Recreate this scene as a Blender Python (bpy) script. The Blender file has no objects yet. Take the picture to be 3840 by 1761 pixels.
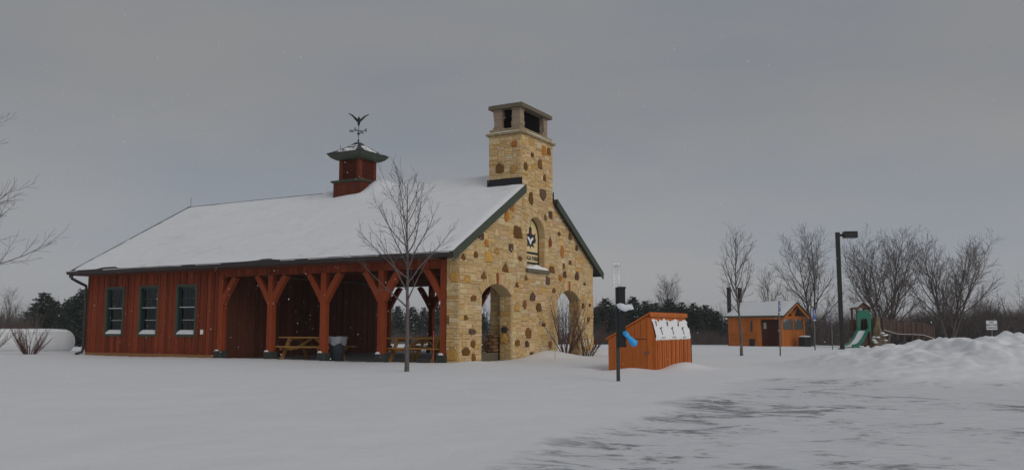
import bpy, math, random
import numpy as np
from mathutils import Vector, Matrix, noise as mnoise
R = math.radians
scene = bpy.context.scene
col = scene.collection

# ------------------------------------------------------------------ camera, sky, sun, exposure
CAM_H = 1.05
TILT = math.atan(345.0 / 3165.0)
cam_d = bpy.data.cameras.new('camera'); cam = bpy.data.objects.new('camera', cam_d); col.objects.link(cam)
cam.location = (0, 0, CAM_H); cam.rotation_euler = (R(90) + TILT, 0, 0)
cam_d.sensor_width = 36.0; cam_d.lens = 36.0 * 3165 / 3840
cam_d.clip_start = 0.1; cam_d.clip_end = 3000
scene.camera = cam

SUN_EL, SUN_AZ = R(27), R(140)          # azimuth measured from +Y towards +X
world = bpy.data.worlds.new('World'); scene.world = world; world.use_nodes = True
wn = world.node_tree.nodes; wl = world.node_tree.links; wn.clear()
w_out = wn.new('ShaderNodeOutputWorld'); w_bg = wn.new('ShaderNodeBackground'); w_bg.inputs['Strength'].default_value = 0.1
w_sky = wn.new('ShaderNodeTexSky'); w_sky.sky_type = 'NISHITA'; w_sky.sun_disc = False
w_sky.sun_elevation = SUN_EL; w_sky.sun_rotation = SUN_AZ; w_sky.dust_density = 4.0
w_tc = wn.new('ShaderNodeTexCoord'); w_sep = wn.new('ShaderNodeSeparateXYZ')
w_map = wn.new('ShaderNodeMapping'); w_map.inputs['Scale'].default_value = (1.0, 1.0, 3.2)
w_no = wn.new('ShaderNodeTexNoise'); w_no.inputs['Scale'].default_value = 2.0; w_no.inputs['Detail'].default_value = 5; w_no.inputs['Roughness'].default_value = 0.5
w_cr = wn.new('ShaderNodeValToRGB')     # cloud deck: grey with faint warm and blue-grey banks
w_cr.color_ramp.elements[0].position = 0.34; w_cr.color_ramp.elements[0].color = (2.68, 2.67, 2.68, 1)
w_cr.color_ramp.elements[1].position = 0.66; w_cr.color_ramp.elements[1].color = (2.18, 2.38, 2.70, 1)
w_hr = wn.new('ShaderNodeMapRange'); w_hr.inputs['From Min'].default_value = 0.0; w_hr.inputs['From Max'].default_value = 0.30
w_hr.inputs['To Min'].default_value = 1.42; w_hr.inputs['To Max'].default_value = 1.0; w_hr.interpolation_type = 'SMOOTHSTEP'
w_mul = wn.new('ShaderNodeVectorMath'); w_mul.operation = 'SCALE'
w_mix = wn.new('ShaderNodeMix'); w_mix.data_type = 'RGBA'; w_mix.inputs['Factor'].default_value = 0.96
wl.new(w_tc.outputs['Generated'], w_map.inputs['Vector']); wl.new(w_map.outputs['Vector'], w_no.inputs['Vector'])
wl.new(w_no.outputs['Fac'], w_cr.inputs['Fac']); wl.new(w_tc.outputs['Generated'], w_sep.inputs[0])
wl.new(w_sep.outputs['Z'], w_hr.inputs['Value']); wl.new(w_cr.outputs['Color'], w_mul.inputs[0]); wl.new(w_hr.outputs[0], w_mul.inputs['Scale'])
wl.new(w_sky.outputs['Color'], w_mix.inputs['A']); wl.new(w_mul.outputs['Vector'], w_mix.inputs['B'])
wl.new(w_mix.outputs['Result'], w_bg.inputs['Color']); wl.new(w_bg.outputs[0], w_out.inputs['Surface'])

sun_d = bpy.data.lights.new('sun', 'SUN'); sun = bpy.data.objects.new('sun', sun_d); col.objects.link(sun)
sun_d.energy = 0.92; sun_d.angle = R(45); sun_d.color = (1.0, 0.97, 0.93)
sd = Vector((math.sin(SUN_AZ) * math.cos(SUN_EL), math.cos(SUN_AZ) * math.cos(SUN_EL), math.sin(SUN_EL)))
sun.rotation_euler = sd.to_track_quat('Z', 'Y').to_euler(); sun.location = (20, -20, 40)

scene.view_settings.view_transform = 'Standard'; scene.view_settings.look = 'None'
scene.view_settings.exposure = 0.0; scene.view_settings.gamma = 1.0; scene.view_settings.use_curve_mapping = False
scene.cycles.max_bounces = 6; scene.cycles.transparent_max_bounces = 16

# ------------------------------------------------------------------ materials
def mk(name, build):
    m = bpy.data.materials.new(name); m.use_nodes = True
    nt = m.node_tree; bs = nt.nodes['Principled BSDF']
    build(nt, bs); return m
def nd(nt, t, **kw):
    n = nt.nodes.new(t)
    for k, v in kw.items():
        if k in n.inputs: n.inputs[k].default_value = v
        else: setattr(n, k, v)
    return n
def ramp(nt, fac, stops):
    r = nt.nodes.new('ShaderNodeValToRGB'); e = r.color_ramp.elements
    while len(e) < len(stops): e.new(0.5)
    for i, (p, c) in enumerate(stops): e[i].position = p; e[i].color = (c[0], c[1], c[2], 1)
    nt.links.new(fac, r.inputs['Fac']); return r.outputs['Color']
def coords(nt, scale=(1, 1, 1), kind='Object'):
    t = nt.nodes.new('ShaderNodeTexCoord'); m = nt.nodes.new('ShaderNodeMapping'); m.inputs['Scale'].default_value = scale
    nt.links.new(t.outputs[kind], m.inputs['Vector']); return m
def bump(nt, bs, h, s=0.3, d=0.02):
    b = nd(nt, 'ShaderNodeBump', Strength=s, Distance=d); nt.links.new(h, b.inputs['Height']); nt.links.new(b.outputs['Normal'], bs.inputs['Normal'])
def hsv_rand(nt, colr, amt, sat=0.0):
    oi = nt.nodes.new('ShaderNodeObjectInfo'); mr = nd(nt, 'ShaderNodeMapRange'); mr.inputs['To Min'].default_value = 1 - amt; mr.inputs['To Max'].default_value = 1 + amt
    nt.links.new(oi.outputs['Random'], mr.inputs['Value'])
    h = nt.nodes.new('ShaderNodeHueSaturation'); nt.links.new(mr.outputs[0], h.inputs['Value']); nt.links.new(colr, h.inputs['Color']); return h.outputs['Color']
def wood(name, a, b, scale=(14, 14, 1.2), rough=0.75, var=0.14):
    def f(nt, bs):
        m = coords(nt, scale); n = nd(nt, 'ShaderNodeTexNoise', Scale=2.0, Detail=6, Roughness=0.65)
        oi = nt.nodes.new('ShaderNodeObjectInfo'); ad = nt.nodes.new('ShaderNodeVectorMath'); ad.operation = 'ADD'
        sc = nt.nodes.new('ShaderNodeVectorMath'); sc.operation = 'SCALE'; sc.inputs[0].default_value = (17, 31, 9)
        nt.links.new(oi.outputs['Random'], sc.inputs['Scale']); nt.links.new(m.outputs[0], ad.inputs[0]); nt.links.new(sc.outputs[0], ad.inputs[1])
        nt.links.new(ad.outputs[0], n.inputs['Vector'])
        c = ramp(nt, n.outputs['Fac'], [(0.3, a), (0.7, b)])
        nt.links.new(hsv_rand(nt, c, var), bs.inputs['Base Color']); bs.inputs['Roughness'].default_value = rough
        bs.inputs['Specular IOR Level'].default_value = 0.25
        bump(nt, bs, n.outputs['Fac'], 0.25, 0.01)
    return mk(name, f)
def plain(name, c, rough=0.6, metal=0.0, var=0.12, nscale=6.0, b=0.15, spec=0.4):
    def f(nt, bs):
        m = coords(nt); n = nd(nt, 'ShaderNodeTexNoise', Scale=nscale, Detail=5, Roughness=0.6); nt.links.new(m.outputs[0], n.inputs['Vector'])
        lo = [x * (1 - var) for x in c]; hi = [min(1, x * (1 + var)) for x in c]
        nt.links.new(ramp(nt, n.outputs['Fac'], [(0.3, lo), (0.7, hi)]), bs.inputs['Base Color'])
        bs.inputs['Roughness'].default_value = rough; bs.inputs['Metallic'].default_value = metal; bs.inputs['Specular IOR Level'].default_value = spec
        if b: bump(nt, bs, n.outputs['Fac'], b, 0.01)
    return mk(name, f)
def f_snow(fine, big):
    def f(nt, bs):
        m = coords(nt); n = nd(nt, 'ShaderNodeTexNoise', Scale=big, Detail=8, Roughness=0.62); nt.links.new(m.outputs[0], n.inputs['Vector'])
        n2 = nd(nt, 'ShaderNodeTexNoise', Scale=fine, Detail=3); nt.links.new(m.outputs[0], n2.inputs['Vector'])
        nt.links.new(ramp(nt, n.outputs['Fac'], [(0.3, (0.845, 0.855, 0.875)), (0.7, (0.895, 0.903, 0.918))]), bs.inputs['Base Color'])
        ad = nd(nt, 'ShaderNodeMath', operation='MULTIPLY_ADD'); nt.links.new(n2.outputs['Fac'], ad.inputs[0]); ad.inputs[1].default_value = 0.25; nt.links.new(n.outputs['Fac'], ad.inputs[2])
        bs.inputs['Roughness'].default_value = 0.75; bs.inputs['Specular IOR Level'].default_value = 0.2
        bump(nt, bs, ad.outputs[0], 0.5, 0.05)
    return f
M = {}
M['snow'] = mk('snow', f_snow(9.0, 1.2))
def f_roofsnow(nt, bs):
    m = coords(nt, (5.0, 1.1, 1)); n = nd(nt, 'ShaderNodeTexNoise', Scale=1.6, Detail=9, Roughness=0.7); nt.links.new(m.outputs[0], n.inputs['Vector'])
    m2 = coords(nt, (0.35, 0.22, 1)); n2 = nd(nt, 'ShaderNodeTexNoise', Scale=1.5, Detail=2); nt.links.new(m2.outputs[0], n2.inputs['Vector'])
    ad = nd(nt, 'ShaderNodeMath', operation='MULTIPLY_ADD'); nt.links.new(n2.outputs['Fac'], ad.inputs[0]); ad.inputs[1].default_value = 0.6; nt.links.new(n.outputs['Fac'], ad.inputs[2])
    nt.links.new(ramp(nt, ad.outputs[0], [(0.70, (0.87, 0.88, 0.90)), (0.92, (0.845, 0.855, 0.88)), (1.02, (0.72, 0.73, 0.755))]), bs.inputs['Base Color'])
    bs.inputs['Roughness'].default_value = 0.75; bs.inputs['Specular IOR Level'].default_value = 0.2; bump(nt, bs, n.outputs['Fac'], 0.5, 0.04)
M['roofsnow'] = mk('roof_snow_crust', f_roofsnow)
M['snow_fine'] = mk('snow_fine', f_snow(30.0, 5.0))
def f_lot(nt, bs):
    at = nt.nodes.new('ShaderNodeAttribute'); at.attribute_name = 'lot'
    m = coords(nt, (0.95, 1.25, 1)); m.inputs['Rotation'].default_value = (0, 0, R(8))
    n = nd(nt, 'ShaderNodeTexNoise', Scale=1.35, Detail=10, Roughness=0.72, Distortion=0.7); nt.links.new(m.outputs[0], n.inputs['Vector'])
    m2 = coords(nt, (1.3, 2.8, 1)); n2 = nd(nt, 'ShaderNodeTexNoise', Scale=3.0, Detail=9, Roughness=0.7); nt.links.new(m2.outputs[0], n2.inputs['Vector'])
    mm = nd(nt, 'ShaderNodeMath', operation='MULTIPLY_ADD'); nt.links.new(n2.outputs['Fac'], mm.inputs[0]); mm.inputs[1].default_value = 0.55; nt.links.new(n.outputs['Fac'], mm.inputs[2])
    m3 = coords(nt, (0.30, 0.42, 1)); m3.inputs['Rotation'].default_value = (0, 0, R(-35)); n3 = nd(nt, 'ShaderNodeTexNoise', Scale=1.0, Detail=2); nt.links.new(m3.outputs[0], n3.inputs['Vector'])
    mm3 = nd(nt, 'ShaderNodeMath', operation='MULTIPLY_ADD'); nt.links.new(n3.outputs['Fac'], mm3.inputs[0]); mm3.inputs[1].default_value = 0.5; nt.links.new(mm.outputs[0], mm3.inputs[2]); mm = mm3
    at2 = nt.nodes.new('ShaderNodeAttribute'); at2.attribute_name = 'scraped'; mm4 = nd(nt, 'ShaderNodeMath', operation='MULTIPLY_ADD'); nt.links.new(at2.outputs['Fac'], mm4.inputs[0]); mm4.inputs[1].default_value = 0.09; nt.links.new(mm.outputs[0], mm4.inputs[2]); mm = mm4
    mr = nd(nt, 'ShaderNodeMapRange'); mr.interpolation_type = 'SMOOTHSTEP'
    mr.inputs['From Min'].default_value = 1.055; mr.inputs['From Max'].default_value = 1.22; nt.links.new(mm.outputs[0], mr.inputs['Value'])
    k = nd(nt, 'ShaderNodeMath', operation='MULTIPLY'); nt.links.new(mr.outputs[0], k.inputs[0]); nt.links.new(at.outputs['Fac'], k.inputs[1])
    packed = ramp(nt, n2.outputs['Fac'], [(0.32, (0.70, 0.71, 0.74)), (0.68, (0.86, 0.868, 0.89))])
    mx0 = nd(nt, 'ShaderNodeMix', data_type='RGBA'); mx0.inputs['A'].default_value = (0.87, 0.88, 0.897, 1)
    nt.links.new(at.outputs['Fac'], mx0.inputs['Factor']); nt.links.new(packed, mx0.inputs['B'])
    mx = nd(nt, 'ShaderNodeMix', data_type='RGBA'); mx.inputs['B'].default_value = (0.26, 0.265, 0.28, 1)
    nt.links.new(mx0.outputs['Result'], mx.inputs['A']); nt.links.new(k.outputs[0], mx.inputs['Factor'])
    nt.links.new(mx.outputs['Result'], bs.inputs['Base Color']); bs.inputs['Roughness'].default_value = 0.6; bs.inputs['Specular IOR Level'].default_value = 0.3
    bump(nt, bs, mm.outputs[0], 0.35, 0.02)
M['lot'] = mk('packed_lot', f_lot)
M['barn'] = wood('barn_red_wood', (0.15, 0.027, 0.010), (0.28, 0.054, 0.017), var=0.30)
M['cupola'] = wood('cupola_wood', (0.085, 0.020, 0.010), (0.16, 0.036, 0.015), var=0.2)
M['post'] = wood('timber_red', (0.22, 0.040, 0.012), (0.35, 0.068, 0.020), var=0.12)
M['inner'] = wood('inner_wood', (0.11, 0.035, 0.020), (0.18, 0.058, 0.030), var=0.28)
M['table'] = wood('table_wood', (0.36, 0.18, 0.05), (0.50, 0.27, 0.085), scale=(14, 1.2, 14))
M['orange'] = wood('orange_wood', (0.40, 0.10, 0.020), (0.55, 0.158, 0.034), var=0.14)
M['orange2'] = wood('restroom_wood', (0.48, 0.135, 0.022), (0.64, 0.20, 0.038), var=0.14)
M['basewood'] = wood('base_board', (0.28, 0.13, 0.05), (0.36, 0.18, 0.07))
M['green'] = plain('green_trim', (0.055, 0.068, 0.046), 0.55)
M['sash'] = plain('dark_sash', (0.012, 0.035, 0.036), 0.4)
M['gutter'] = plain('dark_brown_gutter', (0.035, 0.025, 0.022), 0.45)
M['shingle'] = plain('shingle', (0.05, 0.05, 0.055), 0.9, nscale=20)
M['flash'] = plain('black_flashing', (0.012, 0.012, 0.014), 0.5)
M['concrete'] = plain('concrete', (0.30, 0.30, 0.30), 0.85, nscale=9)
M['pier'] = plain('green_pier', (0.042, 0.05, 0.042), 0.8)
M['mortar'] = plain('mortar', (0.50, 0.38, 0.20), 0.95, nscale=25, b=0.5)
M['capstone'] = plain('cap_stone', (0.15, 0.125, 0.085), 0.9, nscale=10, b=0.4)
M['shoulder'] = plain('shoulder_stone', (0.33, 0.255, 0.145), 0.9, nscale=7, var=0.3, b=0.5)
M['shade_black'] = plain('shade_black', (0.010, 0.009, 0.009), 1.0, spec=0.0, b=0)  # flat black, painted-in shade for the inside of the chimney openings
M['metal'] = plain('dark_metal', (0.03, 0.032, 0.034), 0.45, 0.6)
M['lamp'] = plain('bronze_pole', (0.014, 0.012, 0.012), 0.45)
M['steel'] = plain('galvanised', (0.16, 0.165, 0.17), 0.5, 0.5)
M['channel'] = plain('green_channel', (0.05, 0.055, 0.055), 0.5, 0.3)
M['tank'] = plain('tank_paint', (0.72, 0.73, 0.74), 0.45, nscale=3, var=0.06)
M['black'] = plain('black_plastic', (0.012, 0.013, 0.015), 0.5)
M['can'] = plain('blue_grey_plastic', (0.05, 0.06, 0.075), 0.5)
M['liner'] = plain('bag_liner', (0.30, 0.33, 0.36), 0.35)
M['whitebag'] = plain('white_bag', (0.72, 0.75, 0.80), 0.4)
M['bluebag'] = plain('blue_bag', (0.03, 0.36, 0.80), 0.4, var=0.2)
M['signwhite'] = plain('sign_white', (0.86, 0.87, 0.88), 0.4, var=0.02, b=0)
M['signblue'] = plain('sign_blue', (0.05, 0.075, 0.24), 0.4, var=0.05, b=0)
M['signink'] = plain('sign_ink', (0.13, 0.14, 0.18), 0.5, b=0)
M['cream'] = plain('sign_cream', (0.80, 0.62, 0.32), 0.6, var=0.04, b=0)
M['leafdark'] = plain('emblem_dark', (0.02, 0.026, 0.034), 0.6, b=0)
M['emblemred'] = plain('emblem_red', (0.16, 0.03, 0.035), 0.6, b=0)
M['slide'] = plain('green_plastic', (0.006, 0.15, 0.095), 0.35, var=0.08)
M['playwood'] = wood('play_wood', (0.085, 0.055, 0.040), (0.135, 0.088, 0.062))
M['playroof'] = wood('play_roof', (0.10, 0.055, 0.034), (0.16, 0.088, 0.05))
M['playdark'] = plain('play_post', (0.075, 0.035, 0.028), 0.6)
M['rock'] = plain('play_rock', (0.17, 0.13, 0.08), 0.9, nscale=4, var=0.4, b=0.6)
M['bark_young'] = plain('bark_young', (0.125, 0.105, 0.098), 0.9, nscale=14, var=0.35, b=0.5)
M['bark'] = plain('bark', (0.105, 0.088, 0.08), 0.9, nscale=8, var=0.3, b=0.4)
M['twig'] = plain('twig', (0.11, 0.088, 0.082), 0.9, var=0.25, b=0)
M['brush'] = plain('brush', (0.09, 0.071, 0.066), 0.95, nscale=0.5, var=0.4, b=0)
M['shrub'] = plain('shrub_stem', (0.105, 0.052, 0.043), 0.8, var=0.3, b=0)
M['needle'] = plain('pine_needles', (0.040, 0.058, 0.042), 0.8, nscale=1.5, var=0.45, b=0)
M['log_end'] = wood('split_log', (0.14, 0.075, 0.036), (0.24, 0.14, 0.07), var=0.4)
M['stake'] = plain('stake_red', (0.45, 0.10, 0.07), 0.6, b=0)
def f_stone(nt, bs):
    at = nt.nodes.new('ShaderNodeAttribute'); at.attribute_name = 'tint'
    m = coords(nt); n = nd(nt, 'ShaderNodeTexNoise', Scale=9.0, Detail=8, Roughness=0.7); nt.links.new(m.outputs[0], n.inputs['Vector'])
    n2 = nd(nt, 'ShaderNodeTexNoise', Scale=2.2, Detail=3); nt.links.new(m.outputs[0], n2.inputs['Vector'])
    v = nd(nt, 'ShaderNodeMapRange'); v.inputs['From Min'].default_value = 0.25; v.inputs['From Max'].default_value = 0.75; v.inputs['To Min'].default_value = 0.72; v.inputs['To Max'].default_value = 1.22
    nt.links.new(n.outputs['Fac'], v.inputs['Value'])
    sc = nt.nodes.new('ShaderNodeVectorMath'); sc.operation = 'SCALE'; nt.links.new(at.outputs['Color'], sc.inputs[0]); nt.links.new(v.outputs[0], sc.inputs['Scale'])
    nt.links.new(sc.outputs[0], bs.inputs['Base Color']); bs.inputs['Roughness'].default_value = 0.9; bs.inputs['Specular IOR Level'].default_value = 0.2
    bump(nt, bs, n.outputs['Fac'], 0.7, 0.03)
M['stone'] = mk('rubble_stone', f_stone)
def f_glass(nt, bs):
    o = nt.nodes['Material Output']; tr = nt.nodes.new('ShaderNodeBsdfTransparent'); tr.inputs[0].default_value = (0.62, 0.72, 0.70, 1)
    gl = nt.nodes.new('ShaderNodeBsdfGlossy'); gl.inputs['Roughness'].default_value = 0.03
    fr = nd(nt, 'ShaderNodeFresnel', IOR=1.5); mx = nt.nodes.new('ShaderNodeMixShader')
    nt.links.new(fr.outputs[0], mx.inputs[0]); nt.links.new(tr.outputs[0], mx.inputs[1]); nt.links.new(gl.outputs[0], mx.inputs[2]); nt.links.new(mx.outputs[0], o.inputs['Surface'])
M['glass'] = mk('window_glass', f_glass)
def f_screen(nt, bs):
    bs.inputs['Base Color'].default_value = (0.10, 0.11, 0.10, 1); bs.inputs['Roughness'].default_value = 0.8
M['screen'] = mk('insect_screen', f_screen)

# ------------------------------------------------------------------ helpers
class MB:
    def __init__(s): s.v = []; s.f = []; s.t = []
    def add(s, vs, fs, tint=None):
        o = len(s.v); s.v += [tuple(map(float, p)) for p in vs]; s.f += [tuple(i + o for i in f) for f in fs]
        if tint is not None: s.t += [tint] * len(vs)
        return s
    def box(s, lo, hi):
        (a, b, c), (d, e, f) = lo, hi
        return s.add([(a, b, c), (d, b, c), (d, e, c), (a, e, c), (a, b, f), (d, b, f), (d, e, f), (a, e, f)],
              [(3, 2, 1, 0), (4, 5, 6, 7), (0, 1, 5, 4), (1, 2, 6, 5), (2, 3, 7, 6), (3, 0, 4, 7)])
    def cbox(s, lo, hi, c=0.015):           # box with chamfered vertical edges
        (x0, y0, z0), (x1, y1, z1) = lo, hi
        p = [(x0 + c, y0), (x1 - c, y0), (x1, y0 + c), (x1, y1 - c), (x1 - c, y1), (x0 + c, y1), (x0, y1 - c), (x0, y0 + c)]
        return s.prism([(a, b, z0) for a, b in p], (0, 0, z1 - z0))
    def prism(s, poly, d):
        n = len(poly); d = Vector(d); vs = [Vector(p) for p in poly]; vs = vs + [p + d for p in vs]
        return s.add(vs, [tuple(reversed(range(n))), tuple(range(n, 2 * n))] + [(i, (i + 1) % n, n + (i + 1) % n, n + i) for i in range(n)])
    def bar(s, p0, p1, w, h, up=(0, 0, 1), ext=0.0):
        p0 = Vector(p0); p1 = Vector(p1); d = (p1 - p0).normalized(); up = Vector(up); sd_ = d.cross(up).normalized(); up = sd_.cross(d).normalized()
        p0 = p0 - d * ext; p1 = p1 + d * ext
        q = [sd_ * (a * w / 2) + up * (b * h / 2) for a, b in ((-1, -1), (1, -1), (1, 1), (-1, 1))]
        return s.add([p0 + k for k in q] + [p1 + k for k in q], [(3, 2, 1, 0), (4, 5, 6, 7), (0, 1, 5, 4), (1, 2, 6, 5), (2, 3, 7, 6), (3, 0, 4, 7)])
    def tube(s, pts, rad, n=6, cap=True):
        pts = [Vector(p) for p in pts]; vs = []; fs = []; m = len(pts); ref = Vector((0.31, 0.87, 0.37))
        for i, p in enumerate(pts):
            d = (pts[min(i + 1, m - 1)] - pts[max(i - 1, 0)])
            d = d.normalized() if d.length > 1e-9 else Vector((0, 0, 1))
            a = d.cross(ref); a = a.normalized() if a.length > 1e-3 else d.orthogonal().normalized()
            b = d.cross(a); r = rad[i] if hasattr(rad, '__len__') else rad
            for k in range(n):
                t = 2 * math.pi * k / n; vs.append(p + a * (r * math.cos(t)) + b * (r * math.sin(t)))
        for i in range(m - 1):
            for k in range(n):
                fs.append((i * n + k, i * n + (k + 1) % n, (i + 1) * n + (k + 1) % n, (i + 1) * n + k))
        if cap: fs.append(tuple(reversed(range(n)))); fs.append(tuple(range((m - 1) * n, m * n)))
        return s.add(vs, fs)
    def lathe(s, prof, n=24, c=(0, 0, 0), axis='z'):
        vs = []; fs = []; m = len(prof)
        for r, z in prof:
            for k in range(n):
                t = 2 * math.pi * k / n
                x, y = r * math.cos(t), r * math.sin(t)
                p = (x, y, z) if axis == 'z' else (z, x, y)
                vs.append((p[0] + c[0], p[1] + c[1], p[2] + c[2]))
        for i in range(m - 1):
            for k in range(n): fs.append((i * n + k, i * n + (k + 1) % n, (i + 1) * n + (k + 1) % n, (i + 1) * n + k))
        fs.append(tuple(reversed(range(n)))); fs.append(tuple(range((m - 1) * n, m * n)))
        return s.add(vs, fs)
    def grid(s, P):                          # P[i][j] points
        ni, nj = len(P), len(P[0]); vs = [p for r_ in P for p in r_]
        return s.add(vs, [(i * nj + j, i * nj + j + 1, (i + 1) * nj + j + 1, (i + 1) * nj + j) for i in range(ni - 1) for j in range(nj - 1)])
    def mesh(s, name, mat, smooth=False):
        me = bpy.data.meshes.new(name); me.from_pydata(s.v, [], s.f); me.materials.append(mat)
        if s.t and len(s.t) == len(s.v):
            a = me.attributes.new('tint', 'FLOAT_COLOR', 'POINT'); a.data.foreach_set('color', [c for t in s.t for c in (t[0], t[1], t[2], 1.0)])
        if smooth: me.polygons.foreach_set('use_smooth', [True] * len(me.polygons))
        me.update(); return me
    def build(s, name, mat, parent=None, smooth=False, label=None, kind=None):
        return link(name, s.mesh(name, mat, smooth), parent, label, kind)
def link(name, me, parent=None, label=None, kind=None):
    o = bpy.data.objects.new(name, me); col.objects.link(o)
    if parent: o.parent = parent
    if label: o['label'] = label
    if kind: o['kind'] = kind
    return o
def tag(o, label, cat, group=None, kind=None):
    o['label'] = label; o['category'] = cat
    if group: o['group'] = group
    if kind: o['kind'] = kind
    return o
def thing(name, label, cat, loc=(0, 0, 0), rz=0.0, group=None):
    o = bpy.data.objects.new(name, None); col.objects.link(o); o.empty_display_size = 0.2
    o.location = loc; o.rotation_euler = (0, 0, rz); return tag(o, label, cat, group)
def copy_tree(o, parent=None):
    c = o.copy(); col.objects.link(c)
    if parent: c.parent = parent
    for ch in list(o.children): copy_tree(ch, c)
    return c
def text_mesh(body, size, name, mat, parent, mtx, bold=0.0, sx=1.0):
    cu = bpy.data.curves.new('text', 'FONT'); cu.body = body; cu.size = size; cu.align_x = 'CENTER'; cu.align_y = 'CENTER'; cu.extrude = 0.003; cu.offset = bold; cu.resolution_u = 3
    ob = bpy.data.objects.new('text', cu); col.objects.link(ob)
    dg = bpy.context.evaluated_depsgraph_get(); me = bpy.data.meshes.new_from_object(ob.evaluated_get(dg))
    bpy.data.objects.remove(ob); bpy.data.curves.remove(cu)
    me.transform(Matrix.Diagonal((sx, 1, 1, 1))); me.transform(mtx); me.materials.clear(); me.materials.append(mat); me.name = name
    return link(name, me, parent)

# value noise, vectorised
_rs = np.random.RandomState(7); _P = _rs.rand(256, 256)
def vnoise(x, y):
    xi = np.floor(x).astype(int); yi = np.floor(y).astype(int); fx = x - xi; fy = y - yi
    fx = fx * fx * fx * (fx * (fx * 6 - 15) + 10); fy = fy * fy * fy * (fy * (fy * 6 - 15) + 10)
    g = lambda a, b: _P[a & 255, b & 255]
    return (g(xi, yi) * (1 - fx) + g(xi + 1, yi) * fx) * (1 - fy) + (g(xi, yi + 1) * (1 - fx) + g(xi + 1, yi + 1) * fx) * fy
def fbm(x, y, o=4, g=0.5):
    s = 0; a = 1.0; t = 0
    for i in range(o): s = s + a * vnoise(x * 2 ** i + 17.3 * i, y * 2 ** i - 9.1 * i); t += a; a *= g
    return s / t - 0.5
def sst(a, b, x):
    t = np.clip((x - a) / (b - a), 0, 1); return t * t * (3 - 2 * t)

# ------------------------------------------------------------------ building frame: local X runs along the gable, local Y along the long side
AX, AY = -1.5363, 24.5707
ROT = R(60.8)
CV, SV = math.cos(ROT), math.sin(ROT)
def B(v, u, z=0.0): return Vector((AX + v * CV - u * SV, AY + v * SV + u * CV, z))
def toB(x, y): dx = x - AX; dy = y - AY; return dx * CV + dy * SV, -dx * SV + dy * CV
SH_N = (3.46, 20.56); SH_ROT = R(60.0)     # shed near corner and turn
W_, L_ = 9.6, 17.1                          # pavilion width and length
E_V, E_Z, SL = -0.6, 3.20, 0.583            # eave edge, height, pitch
def roofz(v): return E_Z + SL * (min(v, W_ - v) - E_V)

# ------------------------------------------------------------------ ground
LOT_Y = [-30, 0, 6.4, 8.0, 10.2, 13.3, 15.8, 17.4, 19.4, 21.5]; LOT_X = [-16, -2.9, -0.55, 0.15, 1.1, 2.6, 3.7, 4.7, 6.5, 9.5]
def lot_s(x, y):
    w = 0.5 * fbm(x * 0.9 + 3, y * 0.9, 3)
    return np.minimum(x - np.interp(y, LOT_Y, LOT_X) + w, 16.4 + np.clip(7.6 - x, 0, 4) * 0.95 - y + w * 1.5)
def H(x, y, detail=True):
    x = np.asarray(x, float); y = np.asarray(y, float); r = np.hypot(x, y)
    z = -0.016 * np.clip(r - 42, 0, 90) - 0.002 * np.clip(r - 132, 0, 400)
    lm = sst(-0.2, 1.2, lot_s(x, y))
    z = z + (0.10 * fbm(x / 7, y / 7, 3) + 0.035 * fbm(x / 1.6, y / 1.6 + 40, 3)) * (1 - 0.75 * lm) - 0.05 * lm
    # ploughed bank along the far side of the lot
    hx = 0.50 * sst(6.4, 9.6, x) + 0.20 * sst(10.0, 10.9, x) + 0.20 * sst(11.0, 15, x)
    wob = 1.2 * fbm(x * 0.35, y * 0.1 + 5, 2)
    pr = sst(15.6, 20.6, y + wob) * (1 - sst(21.6, 26.5, y + wob))
    lump = 0.24 * fbm(x * 1.1, y * 1.1 + 80, 4, 0.6) + 0.22 * fbm(x * 3.1 + 4, y * 2.6, 3, 0.65) - 0.22 * np.abs(fbm(x * 2.3 + 31, y * 2.1, 3, 0.6))  + 0.05
    st = np.floor(fbm(x * 0.8 + 9, y * 0.9, 2) * 7) / 7.0
    env = hx * pr
    foot = np.exp(-((y - 17.2 + wob) / 1.3) ** 2) * sst(5.6, 8.0, x)
    z = z + env + lump * np.clip(env * 1.6, 0, 1) + 0.22 * st * np.clip(env * 1.5, 0, 0.7) + foot * (0.10 + 0.16 * np.abs(fbm(x * 1.5, y * 1.5 + 11, 3)))
    # drifts at the pavilion gable and hollow under the building
    v, u = toB(x, y)
    z = z + 0.24 * np.exp(-((v - 5.2) / 1.1) ** 2 - ((u + 0.3) / 0.9) ** 2) + 0.22 * np.exp(-((v - 9.6) / 0.9) ** 2 - ((u + 0.2) / 0.8) ** 2)
    z = z + 0.05 * np.exp(-((v - 0.5) / 0.8) ** 2 - ((u + 0.1) / 0.5) ** 2)
    s = np.minimum(np.minimum(v + 0.02, W_ + 0.05 - v), np.minimum(u - 0.05, L_ + 0.05 - u)); t = sst(-0.03, 0.4, s)
    z = z * (1 - t) - 0.4 * t
    # drift beside the storage shed
    a = x - SH_N[0]; b = y - SH_N[1]; f = -(a * -math.cos(R(30)) + b * math.sin(R(30))); d = a * math.sin(R(30)) + b * math.cos(R(30))
    z = z + 0.17 * np.exp(-((f - 0.25) / 0.45) ** 2 - ((d - 1.5) / 0.9) ** 2) - 0.08 * np.exp(-((f + 1.3) / 0.35) ** 2 - ((d + 0.1) / 0.4) ** 2) + 0.05 * np.exp(-((f + 0.5) / 0.4) ** 2 - ((d + 0.2) / 0.3) ** 2)
    return z
def gz(x, y): return float(H(np.array([x]), np.array([y]))[0])
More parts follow.
